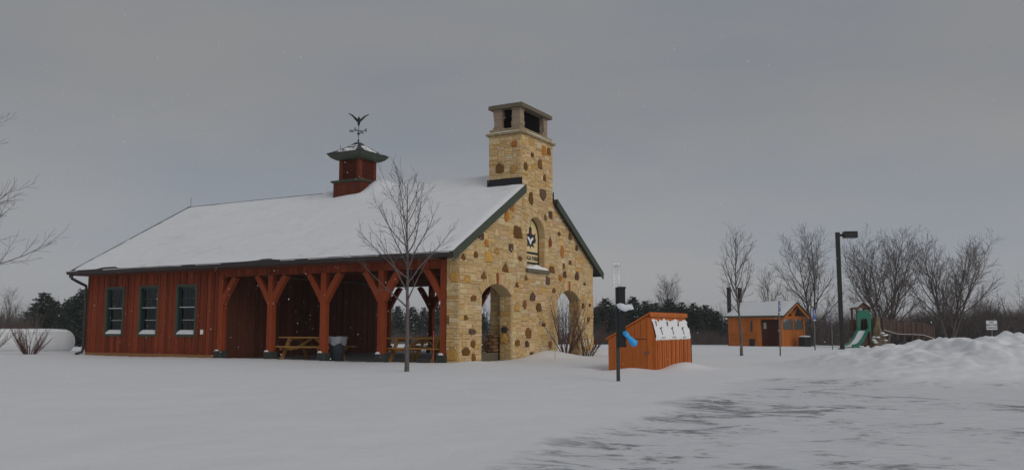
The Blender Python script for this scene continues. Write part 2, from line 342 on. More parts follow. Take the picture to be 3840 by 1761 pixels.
def build_ground():
    fine = np.arange(-40, 40.001, 0.16); coarse = np.arange(42.5, 320, 3.0)
    ang = np.radians(np.concatenate([fine, coarse])); na = len(ang)
    rad = [0.8]
    while rad[-1] < 900: rad.append(rad[-1] * (1.0045 if 14 < rad[-1] < 25 else 1.015 if rad[-1] < 60 else 1.06))
    rad = np.array(rad); nr = len(rad)
    X = np.outer(rad, np.sin(ang)); Y = np.outer(rad, np.cos(ang)); Z = H(X, Y)
    S = lot_s(X, Y)
    verts = np.stack([X, Y, Z], -1).reshape(-1, 3)
    i, j = np.meshgrid(np.arange(nr - 1), np.arange(na), indexing='ij'); j2 = (j + 1) % na
    q = np.stack([i * na + j, i * na + j2, (i + 1) * na + j2, (i + 1) * na + j], -1).reshape(-1, 4)[:, ::-1]
    sq = S.reshape(-1)[q].max(1) > -0.15
    def part(name, faces, mat, label, extra=None):
        used, inv = np.unique(faces, return_inverse=True)
        me = bpy.data.meshes.new(name); vv = verts[used]
        me.vertices.add(len(vv)); me.vertices.foreach_set('co', vv.ravel()); nf = len(faces)
        me.loops.add(nf * 4); me.loops.foreach_set('vertex_index', inv.ravel().astype(np.int32))
        me.polygons.add(nf); me.polygons.foreach_set('loop_start', np.arange(0, nf * 4, 4, dtype=np.int32)); me.polygons.foreach_set('loop_total', np.full(nf, 4, dtype=np.int32))
        me.polygons.foreach_set('use_smooth', np.ones(nf, dtype=bool)); me.update(calc_edges=True); me.validate()
        if extra is not None:
            a = me.attributes.new('lot', 'FLOAT', 'POINT'); a.data.foreach_set('value', extra[used])
            e_ = (np.exp(-((S2[used] - 0.9) / 0.9) ** 2) * (1 - sst(12.0, 15.5, vv[:, 1])))
            a = me.attributes.new('scraped', 'FLOAT', 'POINT'); a.data.foreach_set('value', e_)
        me.materials.append(mat); o = link(name, me); o['label'] = label; o['kind'] = 'structure'
    # close the disc under the camera
    cen = len(verts); verts = np.vstack([verts, [0, 0, float(H(np.array([0.]), np.array([0.]))[0])]])
    S2 = np.append(S.reshape(-1), 3.0)
    lm = sst(-0.05, 0.75, S2)
    part('snow_ground', q[~sq], M['snow'], 'smooth deep snow covering the park lawn and ploughed bank')
    part('parking_lot', q[sq], M['lot'], 'packed snow car park with dark icy asphalt streaks', lm)
build_ground()

# ------------------------------------------------------------------ pavilion
rng = random.Random(11)
pav = thing('pavilion', 'long park pavilion with red timber bays, buff stone gable and snowy roof', 'pavilion', B(0, 0, 0), ROT)
T_WALL = 0.43
CH0, CH1, CHD, CHZ = 3.80, 6.12, 1.25, 7.55      # chimney span, depth, shoulder height
ARCH = [(1.24, 3.11), (6.49, 8.36)]; SPR, RISE = 2.03, 0.36
NI = (4.16, 5.49); NI_Z, NI_SPR = 3.0, 4.13
def arch_top(v, a, b):
    c = (a + b) / 2; w = (b - a) / 2; rr = (RISE ** 2 + w * w) / (2 * RISE); return SPR + RISE - rr + math.sqrt(max(rr * rr - (v - c) ** 2, 0))
def ni_top(v):
    c = sum(NI) / 2; w = (NI[1] - NI[0]) / 2; return NI_SPR + math.sqrt(max(w * w - (v - c) ** 2, 0)) * 1.0
def gable_top(v): return roofz(v) - 0.14
def in_hole(v, z, ring=0.0):
    for a, b in ARCH:
        c = (a + b) / 2; w = (b - a) / 2; rr = (RISE ** 2 + w * w) / (2 * RISE); zc = SPR + RISE - rr
        if a < v < b and z < arch_top(v, a, b): return True
        if ring and z > zc and math.hypot(v - c, z - zc) < rr + ring and abs(v - c) < w + ring * 0.75 and z > SPR - 0.02: return True
    c = sum(NI) / 2; w = (NI[1] - NI[0]) / 2
    if NI[0] < v < NI[1] and NI_Z < z < ni_top(v): return True
    if ring and z >= NI_SPR and math.hypot(v - c, z - NI_SPR) < w + ring * 0.6: return True
    return False
# solid backing wall in strips, with reveals
bw = MB()
br = sorted(set([0, W_, CH0, CH1] + [a + (b - a) * i / 14 for a, b in ARCH + [NI] for i in range(15)]))
def topz(v, mid): return 5.5 if CH0 < mid < CH1 else gable_top(v)
for va, vb in zip(br[:-1], br[1:]):
    mid = (va + vb) / 2; iv = []; ta, tb = topz(va, mid), topz(vb, mid); bot = -0.4
    h = next(((a, b) for a, b in ARCH if a < mid < b), None)
    if h: iv.append((arch_top(va, *h), arch_top(vb, *h), ta, tb, True))
    elif NI[0] < mid < NI[1]: iv += [(bot, bot, NI_Z, NI_Z, False), (ni_top(va), ni_top(vb), ta, tb, True)]
    else: iv.append((bot, bot, ta, tb, False))
    for z0, z1, z2, z3, rv in iv:
        bw.add([(va, 0, z0), (vb, 0, z1), (vb, 0, z3), (va, 0, z2), (va, T_WALL, z0), (vb, T_WALL, z1), (vb, T_WALL, z3), (va, T_WALL, z2)],
               [(0, 1, 2, 3), (7, 6, 5, 4)] + ([(0, 4, 5, 1)] if rv else [(3, 2, 6, 7)]))
    if NI[0] < mid < NI[1]: bw.add([(va, 0, NI_Z), (vb, 0, NI_Z), (vb, T_WALL, NI_Z), (va, T_WALL, NI_Z)], [(0, 1, 2, 3)])
for a, b in ARCH:
    for v in (a, b): bw.add([(v, 0, -0.4), (v, T_WALL, -0.4), (v, T_WALL, SPR), (v, 0, SPR)], [(0, 1, 2, 3)])
for v in NI: bw.add([(v, 0, NI_Z), (v, T_WALL, NI_Z), (v, T_WALL, NI_SPR), (v, 0, NI_SPR)], [(0, 1, 2, 3)])
for v in (0, W_): bw.add([(v, 0, -0.4), (v, T_WALL, -0.4), (v, T_WALL, gable_top(v)), (v, 0, gable_top(v))], [(0, 1, 2, 3)])
bw.box((NI[0] - .05, 0.27, NI_Z - .05), (NI[1] + .05, T_WALL - 0.005, 4.95))
bw.box((CH0, 0.0, 5.503), (CH1, CHD, CHZ))
gable = bw.build('stone_gable', M['mortar'], pav, label='buff rubble stone gable wall with two arches and round-topped niche')
# stones
BUFF = [(0.57, 0.435, 0.235), (0.59, 0.455, 0.25), (0.555, 0.415, 0.215), (0.60, 0.475, 0.28), (0.54, 0.40, 0.205), (0.57, 0.425, 0.24), (0.60, 0.49, 0.30), (0.555, 0.395, 0.18)]
RARE = [(0.55, 0.355, 0.125), (0.53, 0.37, 0.23), (0.53, 0.345, 0.14), (0.60, 0.52, 0.37), (0.50, 0.37, 0.25)]
ACC = {'b': (0.17, 0.085, 0.026), 'p': (0.12, 0.068, 0.05), 'o': (0.42, 0.18, 0.04), 'r': (0.28, 0.085, 0.035), 'g': (0.50, 0.30, 0.085), 'x': (0.06, 0.05, 0.045)}
big_stones = []; 
def tint_of(c, k=0.09):
    f = 1.06 * (1 + rng.uniform(-k, k)); return tuple(min(0.8, x * f * m_ * (1 + rng.uniform(-.03, .03))) for x, m_ in zip(c, (1.05, 0.98, 0.92)))
def stone_geo(poly, fr, d, ins=0.014):
    n = len(poly); cx = sum(p[0] for p in poly) / n; cz = sum(p[1] for p in poly) / n
    vs = [fr(p[0], p[1], -0.004) for p in poly] + [fr(p[0], p[1], d * 0.55) for p in poly]
    for p in poly:
        l = math.hypot(p[0] - cx, p[1] - cz) + 1e-6; k = max(0.55, 1 - ins * 1.4 / l)
        vs.append(fr(cx + (p[0] - cx) * k, cz + (p[1] - cz) * k, d * rng.uniform(0.85, 1.15)))
    vs.append(fr(cx, cz, d * 1.12)); fs = []
    for i in range(n):
        j = (i + 1) % n; fs += [(i, j, n + j, n + i), (n + i, n + j, 2 * n + j, 2 * n + i), (2 * n + i, 2 * n + j, 3 * n)]
    return vs, fs
def clip(poly, a, b, c):                     # keep a*x+b*z<=c
    out = []
    for i in range(len(poly)):
        p, q = poly[i], poly[(i + 1) % len(poly)]; dp = a * p[0] + b * p[1] - c; dq = a * q[0] + b * q[1] - c
        if dp <= 0: out.append(p)
        if dp * dq < 0: t = dp / (dp - dq); out.append((p[0] + (q[0] - p[0]) * t, p[1] + (q[1] - p[1]) * t))
    return out
def area(p): return abs(sum(p[i][0] * p[(i + 1) % len(p)][1] - p[(i + 1) % len(p)][0] * p[i][1] for i in range(len(p)))) / 2
SHAPES = [[(-.9, -1), (.9, -.9), (1, .3), (.1, 1.1), (-1, .2)], [(-1, -1), (1, -.9), (.8, 1), (-.7, .9)], [(-.6, -1), (.7, -1), (1, 0), (.6, 1), (-.5, 1), (-1, .1)],
          [(-.4, -1), (.6, -1), (1, -.3), (.3, 1.1), (-.3, 1), (-.9, -.2)], [(-1, -.8), (.9, -1), (1, .6), (.2, .6), (.1, 1), (-.8, .9)], [(-.2, -1.1), (.9, -.3), (.8, .9), (-.8, 1), (-1, -.1)], [(-1.1, -.7), (1, -1), (.5, .2), (.2, 1)]]
def ashlar(s0, s1, z0, z1, ok, fr, out, acc=(), cs=0.085, cz=0.078, post=None, wmax=6):
    ns, nz = int(round((s1 - s0) / cs)), int(round((z1 - z0) / cz)); cs = (s1 - s0) / ns; cz = (z1 - z0) / nz
    occ = [[not ok(s0 + (i + .5) * cs, z0 + (k + .5) * cz) for i in range(ns)] for k in range(nz)]
    for (a, zc, w, h, t) in acc:
        shp = rng.choice(SHAPES); fl = rng.choice((-1, 1)); j_ = lambda: rng.uniform(-.12, .12)
        poly = [(a + .47 * w * (fl * q[0] + j_()), zc + .47 * h * (q[1] + j_())) for q in shp]
        if fl < 0: poly = poly[::-1]
        if post: poly = post(poly)
        if len(poly) < 3: continue
        for k in range(nz):
            for i in range(ns):
                x = s0 + (i + .5) * cs; z = z0 + (k + .5) * cz
                if ((x - a) / (0.5 * w + 0.01)) ** 2 + ((z - zc) / (0.5 * h + 0.01)) ** 2 < 1.0: occ[k][i] = True
        out.append((poly, fr, rng.uniform(0.04, 0.055), tint_of(ACC[t], 0.2)))
    for k in range(nz):
        for i in range(ns):
            if occ[k][i]: continue
            h = rng.choices((1, 2, 3, 4), (5, 5, 1.5, 0.2))[0]; w = rng.choices((2, 3, 4, 5, 6, 7), (2, 4, 4, 3, 2, 1))[0]
            w = min(w, wmax); ww = 0
            while ww < w and i + ww < ns and not occ[k][i + ww]: ww += 1
            if i + ww < ns and ww + 1 < 9 and not occ[k][i + ww] and (i + ww + 1 >= ns or occ[k][i + ww + 1]): ww += 1
            hh = 1
            while hh < h and k + hh < nz and not any(occ[k + hh][i:i + ww]): hh += 1
            for kk in range(k, k + hh):
                for ii in range(i, i + ww): occ[kk][ii] = True
            g = 0.005; j = lambda: rng.uniform(-.006, .006)
            x0, x1, y0, y1 = s0 + i * cs + g, s0 + (i + ww) * cs - g, z0 + k * cz + g, z0 + (k + hh) * cz - g
            poly = [(x0 + j(), y0 + j()), (x1 + j(), y0 + j()), (x1 + j(), y1 + j()), (x0 + j(), y1 + j())]
            if post: poly = post(poly)
            if len(poly) < 3 or area(poly) < 0.002: continue
            c = rng.choice(RARE) if rng.random() < 0.11 else rng.choice(BUFF)
            out.append((poly, fr, rng.uniform(0.012, 0.034), tint_of(c)))
front_fr = lambda s, z, d: (s, -d, z)
FRONT = [(4.06, 6.44, .32, .28, 'b'), (5.12, 6.7, .30, .40, 'b'), (5.47, 6.27, .2, .24, 'b'), (4.44, 5.4, .34, .44, 'b'), (5.32, 5.64, .5, .4, 'p'), (5.92, 5.01, .32, .3, 'p'), (5.5, 4.86, .18, .22, 'b'), (2.76, 4.62, .3, .42, 'o'), (3.12, 4.93, .26, .26, 'o'), (3.52, 4.15, .6, .44, 'b'), (1.17, 3.83, .32, .30, 'p'), (3.04, 3.59, .34, .28, 'p'), (.89, 3.22, .28, .18, 'b'), (.2, 3.09, .26, .18, 'b'), (2.68, 2.93, .46, .32, 'b'), (3.66, 3.3, .28, .16, 'b'), (1.35, 2.62, .36, .28, 'b'), (5.87, 4.02, .22, .36, 'r'), (6.86, 3.76, .3, .46, 'o'), (6.6, 4.4, .2, .16, 'p'), (7.51, 4.39, .32, .3, 'p'), (8.11, 4.01, .26, .2, 'p'), (7.53, 3.41, .24, .16, 'p'), (6.97, 3.25, .16, .22, 'b'), (6.0, 3.07, .4, .26, 'b'), (4.08, 2.68, .24, .18, 'b'), (3.44, 2.43, .26, .18, 'b'), (5.67, 2.67, .36, .34, 'p'), (6.69, 2.80, .28, .24, 'o'), (7.05, 2.95, .3, .24, 'p'), (8.12, 2.95, .44, .34, 'p'), (8.8, 2.68, .18, .12, 'p'), (6.16, 2.33, .3, .18, 'b'), (4.53, 2.06, .34, .3, 'p'), (3.98, 1.8, .26, .28, 'b'), (4.99, 1.71, .4, .28, 'b'), (.77, 1.91, .3, .17, 'b'), (.34, 1.34, .24, .17, 'b'), (8.64, 1.85, .22, .22, 'b'), (9.27, 1.89, .18, .14, 'b'), (9.11, 1.34, .24, .2, 'b'), (.71, .91, .42, .17, 'p'), (4.23, .84, .42, .38, 'b'), (3.48, .54, .32, .24, 'b'), (.76, .55, .26, .24, 'b'), (.35, .33, .44, .24, 'b'), (.77, .15, .24, .24, 'b'), (4.52, .14, .4, .16, 'b'), (4.14, .5, .28, .24, 'p'), (5.35, 1.13, .32, .14, 'b'), (.42, 2.46, .3, .22, 'g'), (1.69, 3.21, .5, .34, 'g'), (3.42, 1.71, .4, .3, 'g'), (2.13, 3.41, .28, .2, 'g'), (1.52, 3.62, .24, .22, 'o'), (5.83, .44, .22, .24, 'o'), (5.44, 7.24, .32, .36, 'o'), (5.80, 7.26, .28, .26, 'b'), (4.54, 6.91, .2, .16, 'b')]
sl = math.hypot(1, SL)
def front_ok(v, z):
    if in_hole(v, z, 0.30): return False
    return z < gable_top(v) or (CH0 < v < CH1 and z < CHZ)
def front_post(poly):
    cx = sum(p[0] for p in poly) / len(poly); cz_ = sum(p[1] for p in poly) / len(poly)
    for a, b in ARCH:
        if cz_ < SPR + 0.1:
            if cx < a and cx > a - 1: poly = clip(poly, 1, 0, a)
            if cx > b and cx < b + 1: poly = clip(poly, -1, 0, -b)
    if NI_Z < cz_ < NI_SPR:
        if cx < NI[0] and cx > NI[0] - 1: poly = clip(poly, 1, 0, NI[0])
        if cx > NI[1] and cx < NI[1] + 1: poly = clip(poly, -1, 0, -NI[1])
    if cz_ < 5.4 or not (CH0 < cx < CH1):
        poly = clip(poly, -SL, 1, E_Z - SL * E_V - 0.14); poly = clip(poly, SL, 1, E_Z + SL * (W_ - E_V) - 0.14)
    if cz_ > 5.6 and poly: poly = clip(poly, 1, 0, CH1); poly = clip(poly, -1, 0, -CH0)
    return poly
stones = []
ashlar(0, W_, -0.16, CHZ, front_ok, front_fr, stones, FRONT, post=front_post)
# voussoirs of the arches and the niche
for a, b in ARCH:
    c = (a + b) / 2; w = (b - a) / 2; rr = (RISE ** 2 + w * w) / (2 * RISE); zc = SPR + RISE - rr; th = math.asin(w / rr); n = 15
    for i in range(n):
        t0 = -th + 2 * th * i / n + 0.006; t1 = -th + 2 * th * (i + 1) / n - 0.006; ro = rr + rng.uniform(.27, .33)
        tint = tint_of(ACC['r'] if i == n // 2 else rng.choice(BUFF[2:6]))
        stones.append(([(c + rr * math.sin(t0), zc + rr * math.cos(t0)), (c + ro * math.sin(t0), zc + ro * math.cos(t0)), (c + ro * math.sin(t1), zc + ro * math.cos(t1)), (c + rr * math.sin(t1), zc + rr * math.cos(t1))][::-1], front_fr, 0.035, tint))
c = sum(NI) / 2; w = (NI[1] - NI[0]) / 2; n = 17
for i in range(n):
    t0 = -math.pi / 2 + math.pi * i / n + 0.012; t1 = -math.pi / 2 + math.pi * (i + 1) / n - 0.012; ro = w + rng.uniform(.16, .2)
    stones.append(([(c + w * math.sin(t0), NI_SPR + w * math.cos(t0)), (c + ro * math.sin(t0), NI_SPR + ro * math.cos(t0)), (c + ro * math.sin(t1), NI_SPR + ro * math.cos(t1)), (c + w * math.sin(t1), NI_SPR + w * math.cos(t1))][::-1], front_fr, 0.03, tint_of(rng.choice(BUFF))))
# left end of the wall, chimney sides
lf = lambda s, z, d: (-d, T_WALL - s, z)
ashlar(0, T_WALL, -0.16, 3.05, lambda s, z: True, lf, stones, [(0.26, 2.52, .3, .32, 'g'), (.2, .26, .34, .36, 'g'), (.05, 1.25, .12, .26, 'b')], wmax=4)
cl = lambda s, z, d: (CH0 - d, CHD - s, z)
ashlar(0, CHD, 6.02, CHZ, lambda s, z: True, cl, stones, [(CHD - .84, 6.41, .34, .40, 'b'), (CHD - .27, 7.19, .24, .2, 'o'), (CHD - .31, 6.32, .26, .28, 'g')])
n_main = len(stones)
crr = lambda s, z, d: (CH1 + d, s, z)
ashlar(0, CHD, 5.6, CHZ, lambda s, z: True, crr, stones)
cb = lambda s, z, d: (CH1 - s, CHD + d, z)
ashlar(0, CH1 - CH0, 6.2, CHZ, lambda s, z: True, cb, stones)
for a, b in ARCH:
    ashlar(0, T_WALL, -0.16, SPR, lambda s, z: True, (lambda b: lambda s, z, d: (b - d, s, z))(b), stones, [(.25, .97, .3, .2, 'x'), (.25, .66, .34, .3, 'g')] if b < 5 else [], wmax=4)
    ashlar(0, T_WALL, -0.16, SPR, lambda s, z: True, (lambda a: lambda s, z, d: (a + d, T_WALL - s, z))(a), stones, wmax=4)
ashlar(0, 0.26, NI_Z, NI_SPR, lambda s, z: True, lambda s, z, d: (NI[1] - d * .6, s, z), stones, wmax=3)
FPV0, FPV1, FPD = 3.35, 6.25, 0.92          # fireplace mass inside
ashlar(T_WALL, FPD, 0.25, 3.6, lambda s, z: True, lambda s, z, d: (FPV0 - d, T_WALL + FPD - s, z), stones)
ashlar(FPV0, FPV1, 0.25, 3.6, lambda s, z: not (4.2 < s < 5.4 and z < 1.3), lambda s, z, d: (FPV0 + FPV1 - s, FPD + d, z), stones)
order = sorted(range(n_main), key=lambda i: -area(stones[i][0])); bigs = set(order[:300])
rest = MB()
for i, (poly, fr, d, tint) in enumerate(stones):
    vs, fs = stone_geo(poly, fr, d)
    if i in bigs:
        m = MB(); m.add(vs, fs, tint); m.build('stone', M['stone'], gable)
    else: rest.add(vs, fs, tint)
rest.build('small_stones', M['stone'], gable, kind='stuff', label='smaller rubble stones filling the gable and chimney')
MB().box((FPV0, T_WALL + .002, -0.1), (FPV1, FPD, 5.2)).build('fireplace', M['mortar'], pav)
curb = MB().box((0.9, 0.5, -0.1), (FPV0 - .05, .92, 0.24)).build('stone_curb', M['capstone'], pav)
# chimney shoulder, piers, cap
chim = MB()
chim.box((CH0 - .10, -0.10, CHZ + .001), (CH1 + .10, CHD + .10, CHZ + .075))
chim.box((CH0 + .0, 0.0, CHZ + .076), (CH1 - .0, CHD - .0, CHZ + .22))
chim.box((CH0 - .045, -0.05, CHZ - .03), (CH1 + .045, CHD + .05, CHZ - .001))
ch = chim.build('chimney_shoulder', M['shoulder'], pav)
pst = MB(); PZ0, PZ1 = CHZ + .221, CHZ + .93
pv0, pv1, pu0, pu1 = CH0 + .12, CH1 - .16, .12, CHD - .1
for (x0, x1) in ((pv0, pv0 + .30), (pv1 - .30, pv1)):
    for (y0, y1) in ((pu0, pu0 + .32), (pu1 - .32, pu1)):
        m = MB(); z = PZ0
        while z < PZ1 - .01:
            h = min(rng.uniform(.09, .16), PZ1 - z); e = rng.uniform(-.018, .022); f_ = rng.uniform(-.018, .022)
            m.box((x0 - e, y0 - f_, z + .003), (x1 + e, y1 + f_, z + h - .003)); z += h
        m.t = [tint_of((0.31, 0.255, 0.195), 0.0)] * len(m.v); m.build('chimney_pier', M['stone'], pav)
MB().box((pv0 + .16, pu0 + .16, PZ0), (pv1 - .16, pu1 - .16, PZ1)).build('flue_dark_block', M['shade_black'], pav)  # solid black block standing in for the shaded hollow between the piers
capm = MB(); o_ = .14
P0 = [(pv0 - o_, pu0 - o_), (pv1 + o_, pu0 - o_), (pv1 + o_, pu1 + o_), (pv0 - o_, pu1 + o_)]; cc = ((pv0 + pv1) / 2, (pu0 + pu1) / 2)
capm.add([(a, b, PZ1) for a, b in P0] + [(a, b, PZ1 + .12) for a, b in P0] + [(a + (cc[0] - a) * .12, b + (cc[1] - b) * .12, PZ1 + .18) for a, b in P0],
         [(3, 2, 1, 0), (8, 9, 10, 11)] + [(k, (k + 1) % 4, 4 + (k + 1) % 4, 4 + k) for k in range(4)] + [(4 + k, 4 + (k + 1) % 4, 8 + (k + 1) % 4, 8 + k) for k in range(4)])
capm.build('chimney_cap', M['capstone'], pav)
def snow_patch(name, x0, x1, y0, y1, z, h, parent, n=14, seed=1, mat='snow_fine', ramp_=None):
    P = []
    for i in range(n + 1):
        row = []
        for k in range(n + 1):
            a, b = i / n, k / n; e = min(a, 1 - a, b, 1 - b) * 2
            hh = h * (min(1, e * 2.2) ** 0.6) * (0.75 + 0.5 * (mnoise.noise(Vector((a * 4 + seed, b * 4, seed * 1.7))) + .5))
            jx = 0.0
            row.append((x0 + (x1 - x0) * a, y0 + (y1 - y0) * b, z + max(hh, 0.0)))
        P.append(row)
    return MB().grid(P).build(name, M[mat], parent, smooth=True)
snow_patch('snow_cover', CH0 - .09, CH0 - .002, -.09, CHD + .08, CHZ + .076, .025, pav, seed=3)
snow_patch('snow_cover', CH0 + .1, CH1 + .06, -.09, -.004, CHZ + .076, .035, pav, seed=4)
snow_patch('snow_cover', pv0 + .2, pv1 - .2, pu0 + .05, pu0 + .5, PZ0, .07, pav, seed=5)
# niche: sill, snow, sign
MB().box((NI[0] - .12, -.11, NI_Z - .12), (NI[1] + .18, .26, NI_Z + .002)).build('niche_sill', M['capstone'], pav)
snow_patch('snow_cover', NI[0] - .08, NI[1] + .16, -.10, .255, NI_Z + .003, .13, pav, seed=8, n=18)
sg = MB(); pts = [(NI[0] + .02, NI_Z + .02), (NI[1] - .02, NI_Z + .02)]; wv = (NI[1] - NI[0]) / 2 - .02; cv = sum(NI) / 2
pts += [(cv + wv * math.cos(t), NI_SPR + wv * math.sin(t)) for t in [math.pi * i / 20 for i in range(21)]]
sign = MB().prism([(a, .255, z) for a, z in pts][::-1], (0, .012, 0)).build('park_sign', M['cream'], pav, label='cream round-topped sign with dark maple leaf emblem and lettering')
rim = MB(); ar = [(cv + (wv - .01) * math.cos(t), NI_SPR + (wv - .01) * math.sin(t)) for t in [math.pi * i / 24 for i in range(25)]]
ar = [(NI[1] - .03, NI_Z)] + ar + [(NI[0] + .03, NI_Z)]
for p, q in zip(ar[:-1], ar[1:]): rim.bar((p[0], .245, p[1]), (q[0], .245, q[1]), .03, .045, (0, 1, 0))
rim.build('sign_rim', M['leafdark'], sign)
ex = cv + .07
leaf = [(0, 4.66), (.028, 4.46), (.10, 4.48), (.10, 4.34), (.12, 4.26), (.22, 4.22), (.40, 4.29), (.36, 4.17), (.42, 4.06), (.38, 3.96), (.25, 3.93), (.20, 3.90), (.28, 3.82), (.30, 3.78), (.10, 3.83), (.03, 3.80), (.0, 3.70)]
leaf2 = [(-a, z) for a, z in leaf[::-1][1:-1]]
lp = [(ex + a * .98, .249, z) for a, z in leaf + leaf2]
def fan_flat(poly, cen, th, name, mat, par):
    n = len(poly); m = MB(); m.add([cen] + poly + [(p[0], p[1] + th, p[2]) for p in poly], [(0, 1 + (i + 1) % n, 1 + i) for i in range(n)] + [(1 + i, 1 + (i + 1) % n, 1 + n + (i + 1) % n, 1 + n + i) for i in range(n)]); return m.build(name, mat, par)
fan_flat(lp, (ex, .249, 4.10), .006, 'leaf_emblem', M['leafdark'], sign)
wpoly = [(0, 4.04), (.10, 4.12), (.22, 4.14), (.20, 4.06), (.10, 4.00), (.05, 3.92), (.0, 3.86), (-.05, 3.92), (-.10, 4.00), (-.20, 4.06), (-.22, 4.14), (-.10, 4.12)]
fan_flat([(ex + a, .244, z) for a, z in wpoly], (ex, .244, 3.98), .004, 'bird_emblem', M['signwhite'], sign)
rp = [(-.05, 4.28), (.08, 4.36), (.10, 4.25), (.2, 4.22), (.0, 4.22)]
fan_flat([(ex + a, .244, z) for a, z in rp], (ex + .04, .244, 4.26), .004, 'emblem_patch', M['emblemred'], sign)
for z0, z1 in ((3.545, 3.625), (3.20, 3.275)): MB().box((NI[0] + .03, .248, z0), (NI[1] - .03, .2545, z1)).build('sign_band', M['leafdark'], sign)
tm = Matrix.Translation((cv, .2475, 3.40)) @ Matrix.Rotation(R(90), 4, 'X')
text_mesh('GEAUGA PARK', .21, 'lettering', M['leafdark'], sign, tm, 0.004, 0.92)
text_mesh('DISTRICT', .17, 'lettering', M['leafdark'], sign, Matrix.Translation((cv, .2475, 3.10)) @ Matrix.Rotation(R(90), 4, 'X'), 0.004)

# roof slabs
def slope_pts(v): return roofz(v)
def roof_piece(name, u0, u1, v0, v1, th, mat):
    z0, z1 = roofz(v0), roofz(v1)
    return MB().prism([(v0, u0, z0 - th), (v1, u0, z1 - th), (v1, u0, z1), (v0, u0, z0)], (0, u1 - u0, 0)).build(name, mat, pav)
UR0, UR1 = -.16, 17.42; CVr = W_ / 2
for v0, v1, u0 in ((E_V, CH0 - .005, UR0), (CH0 - .005, CVr, CHD + .005), (CVr, CH1 + .005, CHD + .005), (CH1 + .005, W_ - E_V, UR0)):
    roof_piece('roof', u0, UR1, v0, v1, .13, M['shingle'])
# rake boards, eave fascia
def rake(v0, v1, u0, u1, nm):
    z0, z1 = roofz(v0), roofz(v1); h0, h1 = -.25, .012
    MB().prism([(v0, u0, z0 + h0), (v1, u0, z1 + h0), (v1, u0, z1 + h1), (v0, u0, z0 + h1)], (0, u1 - u0, 0)).build(nm, M['green'], pav)
rake(E_V - .03, CH0 - .01, UR0 - .045, UR0 - .003, 'rake_board'); rake(CH1 + .01, W_ - E_V + .03, UR0 - .045, UR0 - .003, 'rake_board')
rake(E_V - .03, CVr, UR1 + .003, UR1 + .045, 'rake_board'); rake(CVr, W_ - E_V + .03, UR1 + .003, UR1 + .045, 'rake_board')
for sgn, v in ((-1, E_V), (1, W_ - E_V)):
    MB().box((min(v, v - sgn * .03), UR0, E_Z - .17), (max(v, v - sgn * .03), UR1, E_Z - .132)).build('fascia', M['gutter'], pav)
    p = [(0, .0), (.12, 0.0), (.12, -.02), (.085, -.115), (.0, -.115)]
    poly = [(v + sgn * (a + .004), UR0 - .02, E_Z - .035 + b) for a, b in p]
    MB().prism(poly if sgn < 0 else poly[::-1], (0, UR1 - UR0 + .12, 0)).build('gutter', M['gutter'], pav)
    MB().box((min(v, v - sgn * .62), .45, E_Z - .19), (max(v, v - sgn * .62), L_ + .1, E_Z - .171)).build('soffit', M['inner'], pav)
# white slush lying in the gutter
g = MB()
for i in range(60):
    u = UR0 + rng.uniform(.0, 17.2); l = rng.uniform(.3, 1.1)
    if mnoise.noise(Vector((u * .35, 2, 0))) < -.08: continue
    g.bar((E_V - .062, u, E_Z - .028), (E_V - .062, min(u + l, UR1), E_Z - .028), .10, .022 + rng.random() * .012)
g.build('gutter_snow', M['snow_fine'], pav, kind='stuff')
# roof snow
def roof_snow(u0, u1, v0, v1, seed, cup=False):
    nu = max(4, int((u1 - u0) / .14)); nv = max(4, int(abs(v1 - v0) / .14)); P = []
    for i in range(nu + 1):
        row = []
        for k in range(nv + 1):
            a, b = i / nu, k / nv; u = u0 + (u1 - u0) * a; v = v0 + (v1 - v0) * b
            n1 = mnoise.noise(Vector((u * .5, v * .8, seed))); n2 = mnoise.noise(Vector((u * 2.2, v * 4.5, seed + 5))); n3 = mnoise.noise(Vector((u * .9, seed, 3)))
            dv = min(v - E_V, W_ - E_V - v); du = min(u - UR0, UR1 - u)
            t = .075 + .028 * n1 + .024 * n2
            t *= min(1, max(0, (dv - .05 - .06 * (n3 + .4) - .09 * max(0, mnoise.noise(Vector((u * .35, 9, 0)))) * 2) / .12 + .25)); t *= min(1, du / .10 + .15)
            rid = abs(v - CVr); t *= min(1, .35 + rid / .5) if (u > 9.5 or not cup) else 1
            if u > 16.9: t *= min(1, max(0, (17.45 - u) / .3 + .45 * n2))
            if cup:   # drift against the cupola
                t += .30 * math.exp(-((u - 6.75) / .55) ** 2) * math.exp(-((v - 4.75) / .55) ** 2) + .10 * math.exp(-((u - 7.6) / .8) ** 2 - ((v - 3.9) / .3) ** 2)
            row.append((v, u, roofz(v) - .012 + max(t, 0.0)))
        P.append(row)
    MB().grid(P).build('roof_snow', M['roofsnow'], pav, smooth=True)
roof_snow(UR0 + .01, UR1, E_V, CH0 - .06, 2.0, True); roof_snow(CHD + .06, UR1, CH0 - .06, CVr, 2.0, True)
roof_snow(CHD + .06, UR1, W_ - (CH0 - .06) if False else CH1 + .05, CVr, 6.0); roof_snow(UR0 + .01, UR1, W_ - E_V, CH1 + .05, 6.0)
MB().box((CVr - .05, CHD + .05, roofz(CVr) - .03), (CVr + .05, UR1 + .01, roofz(CVr) + .014)).build('ridge_cap', M['shingle'], pav)
# flashing round the chimney
zf = roofz(CH0)
fl = MB(); fl.box((CH0 - .05, -.05, zf - .02), (CH0 - .035, CHD + .06, zf + .27)); fl.build('flashing', M['flash'], pav)
zf = roofz(CH1); MB().box((CH1 + .035, -.03, zf - .02), (CH1 + .06, CHD + .06, zf + .27)).build('flashing', M['flash'], pav)
# floor slab
MB().box((-.12, T_WALL - .3, -.35), (W_ + .12, L_ + .0, -.035)).build('floor_slab', M['concrete'], pav)
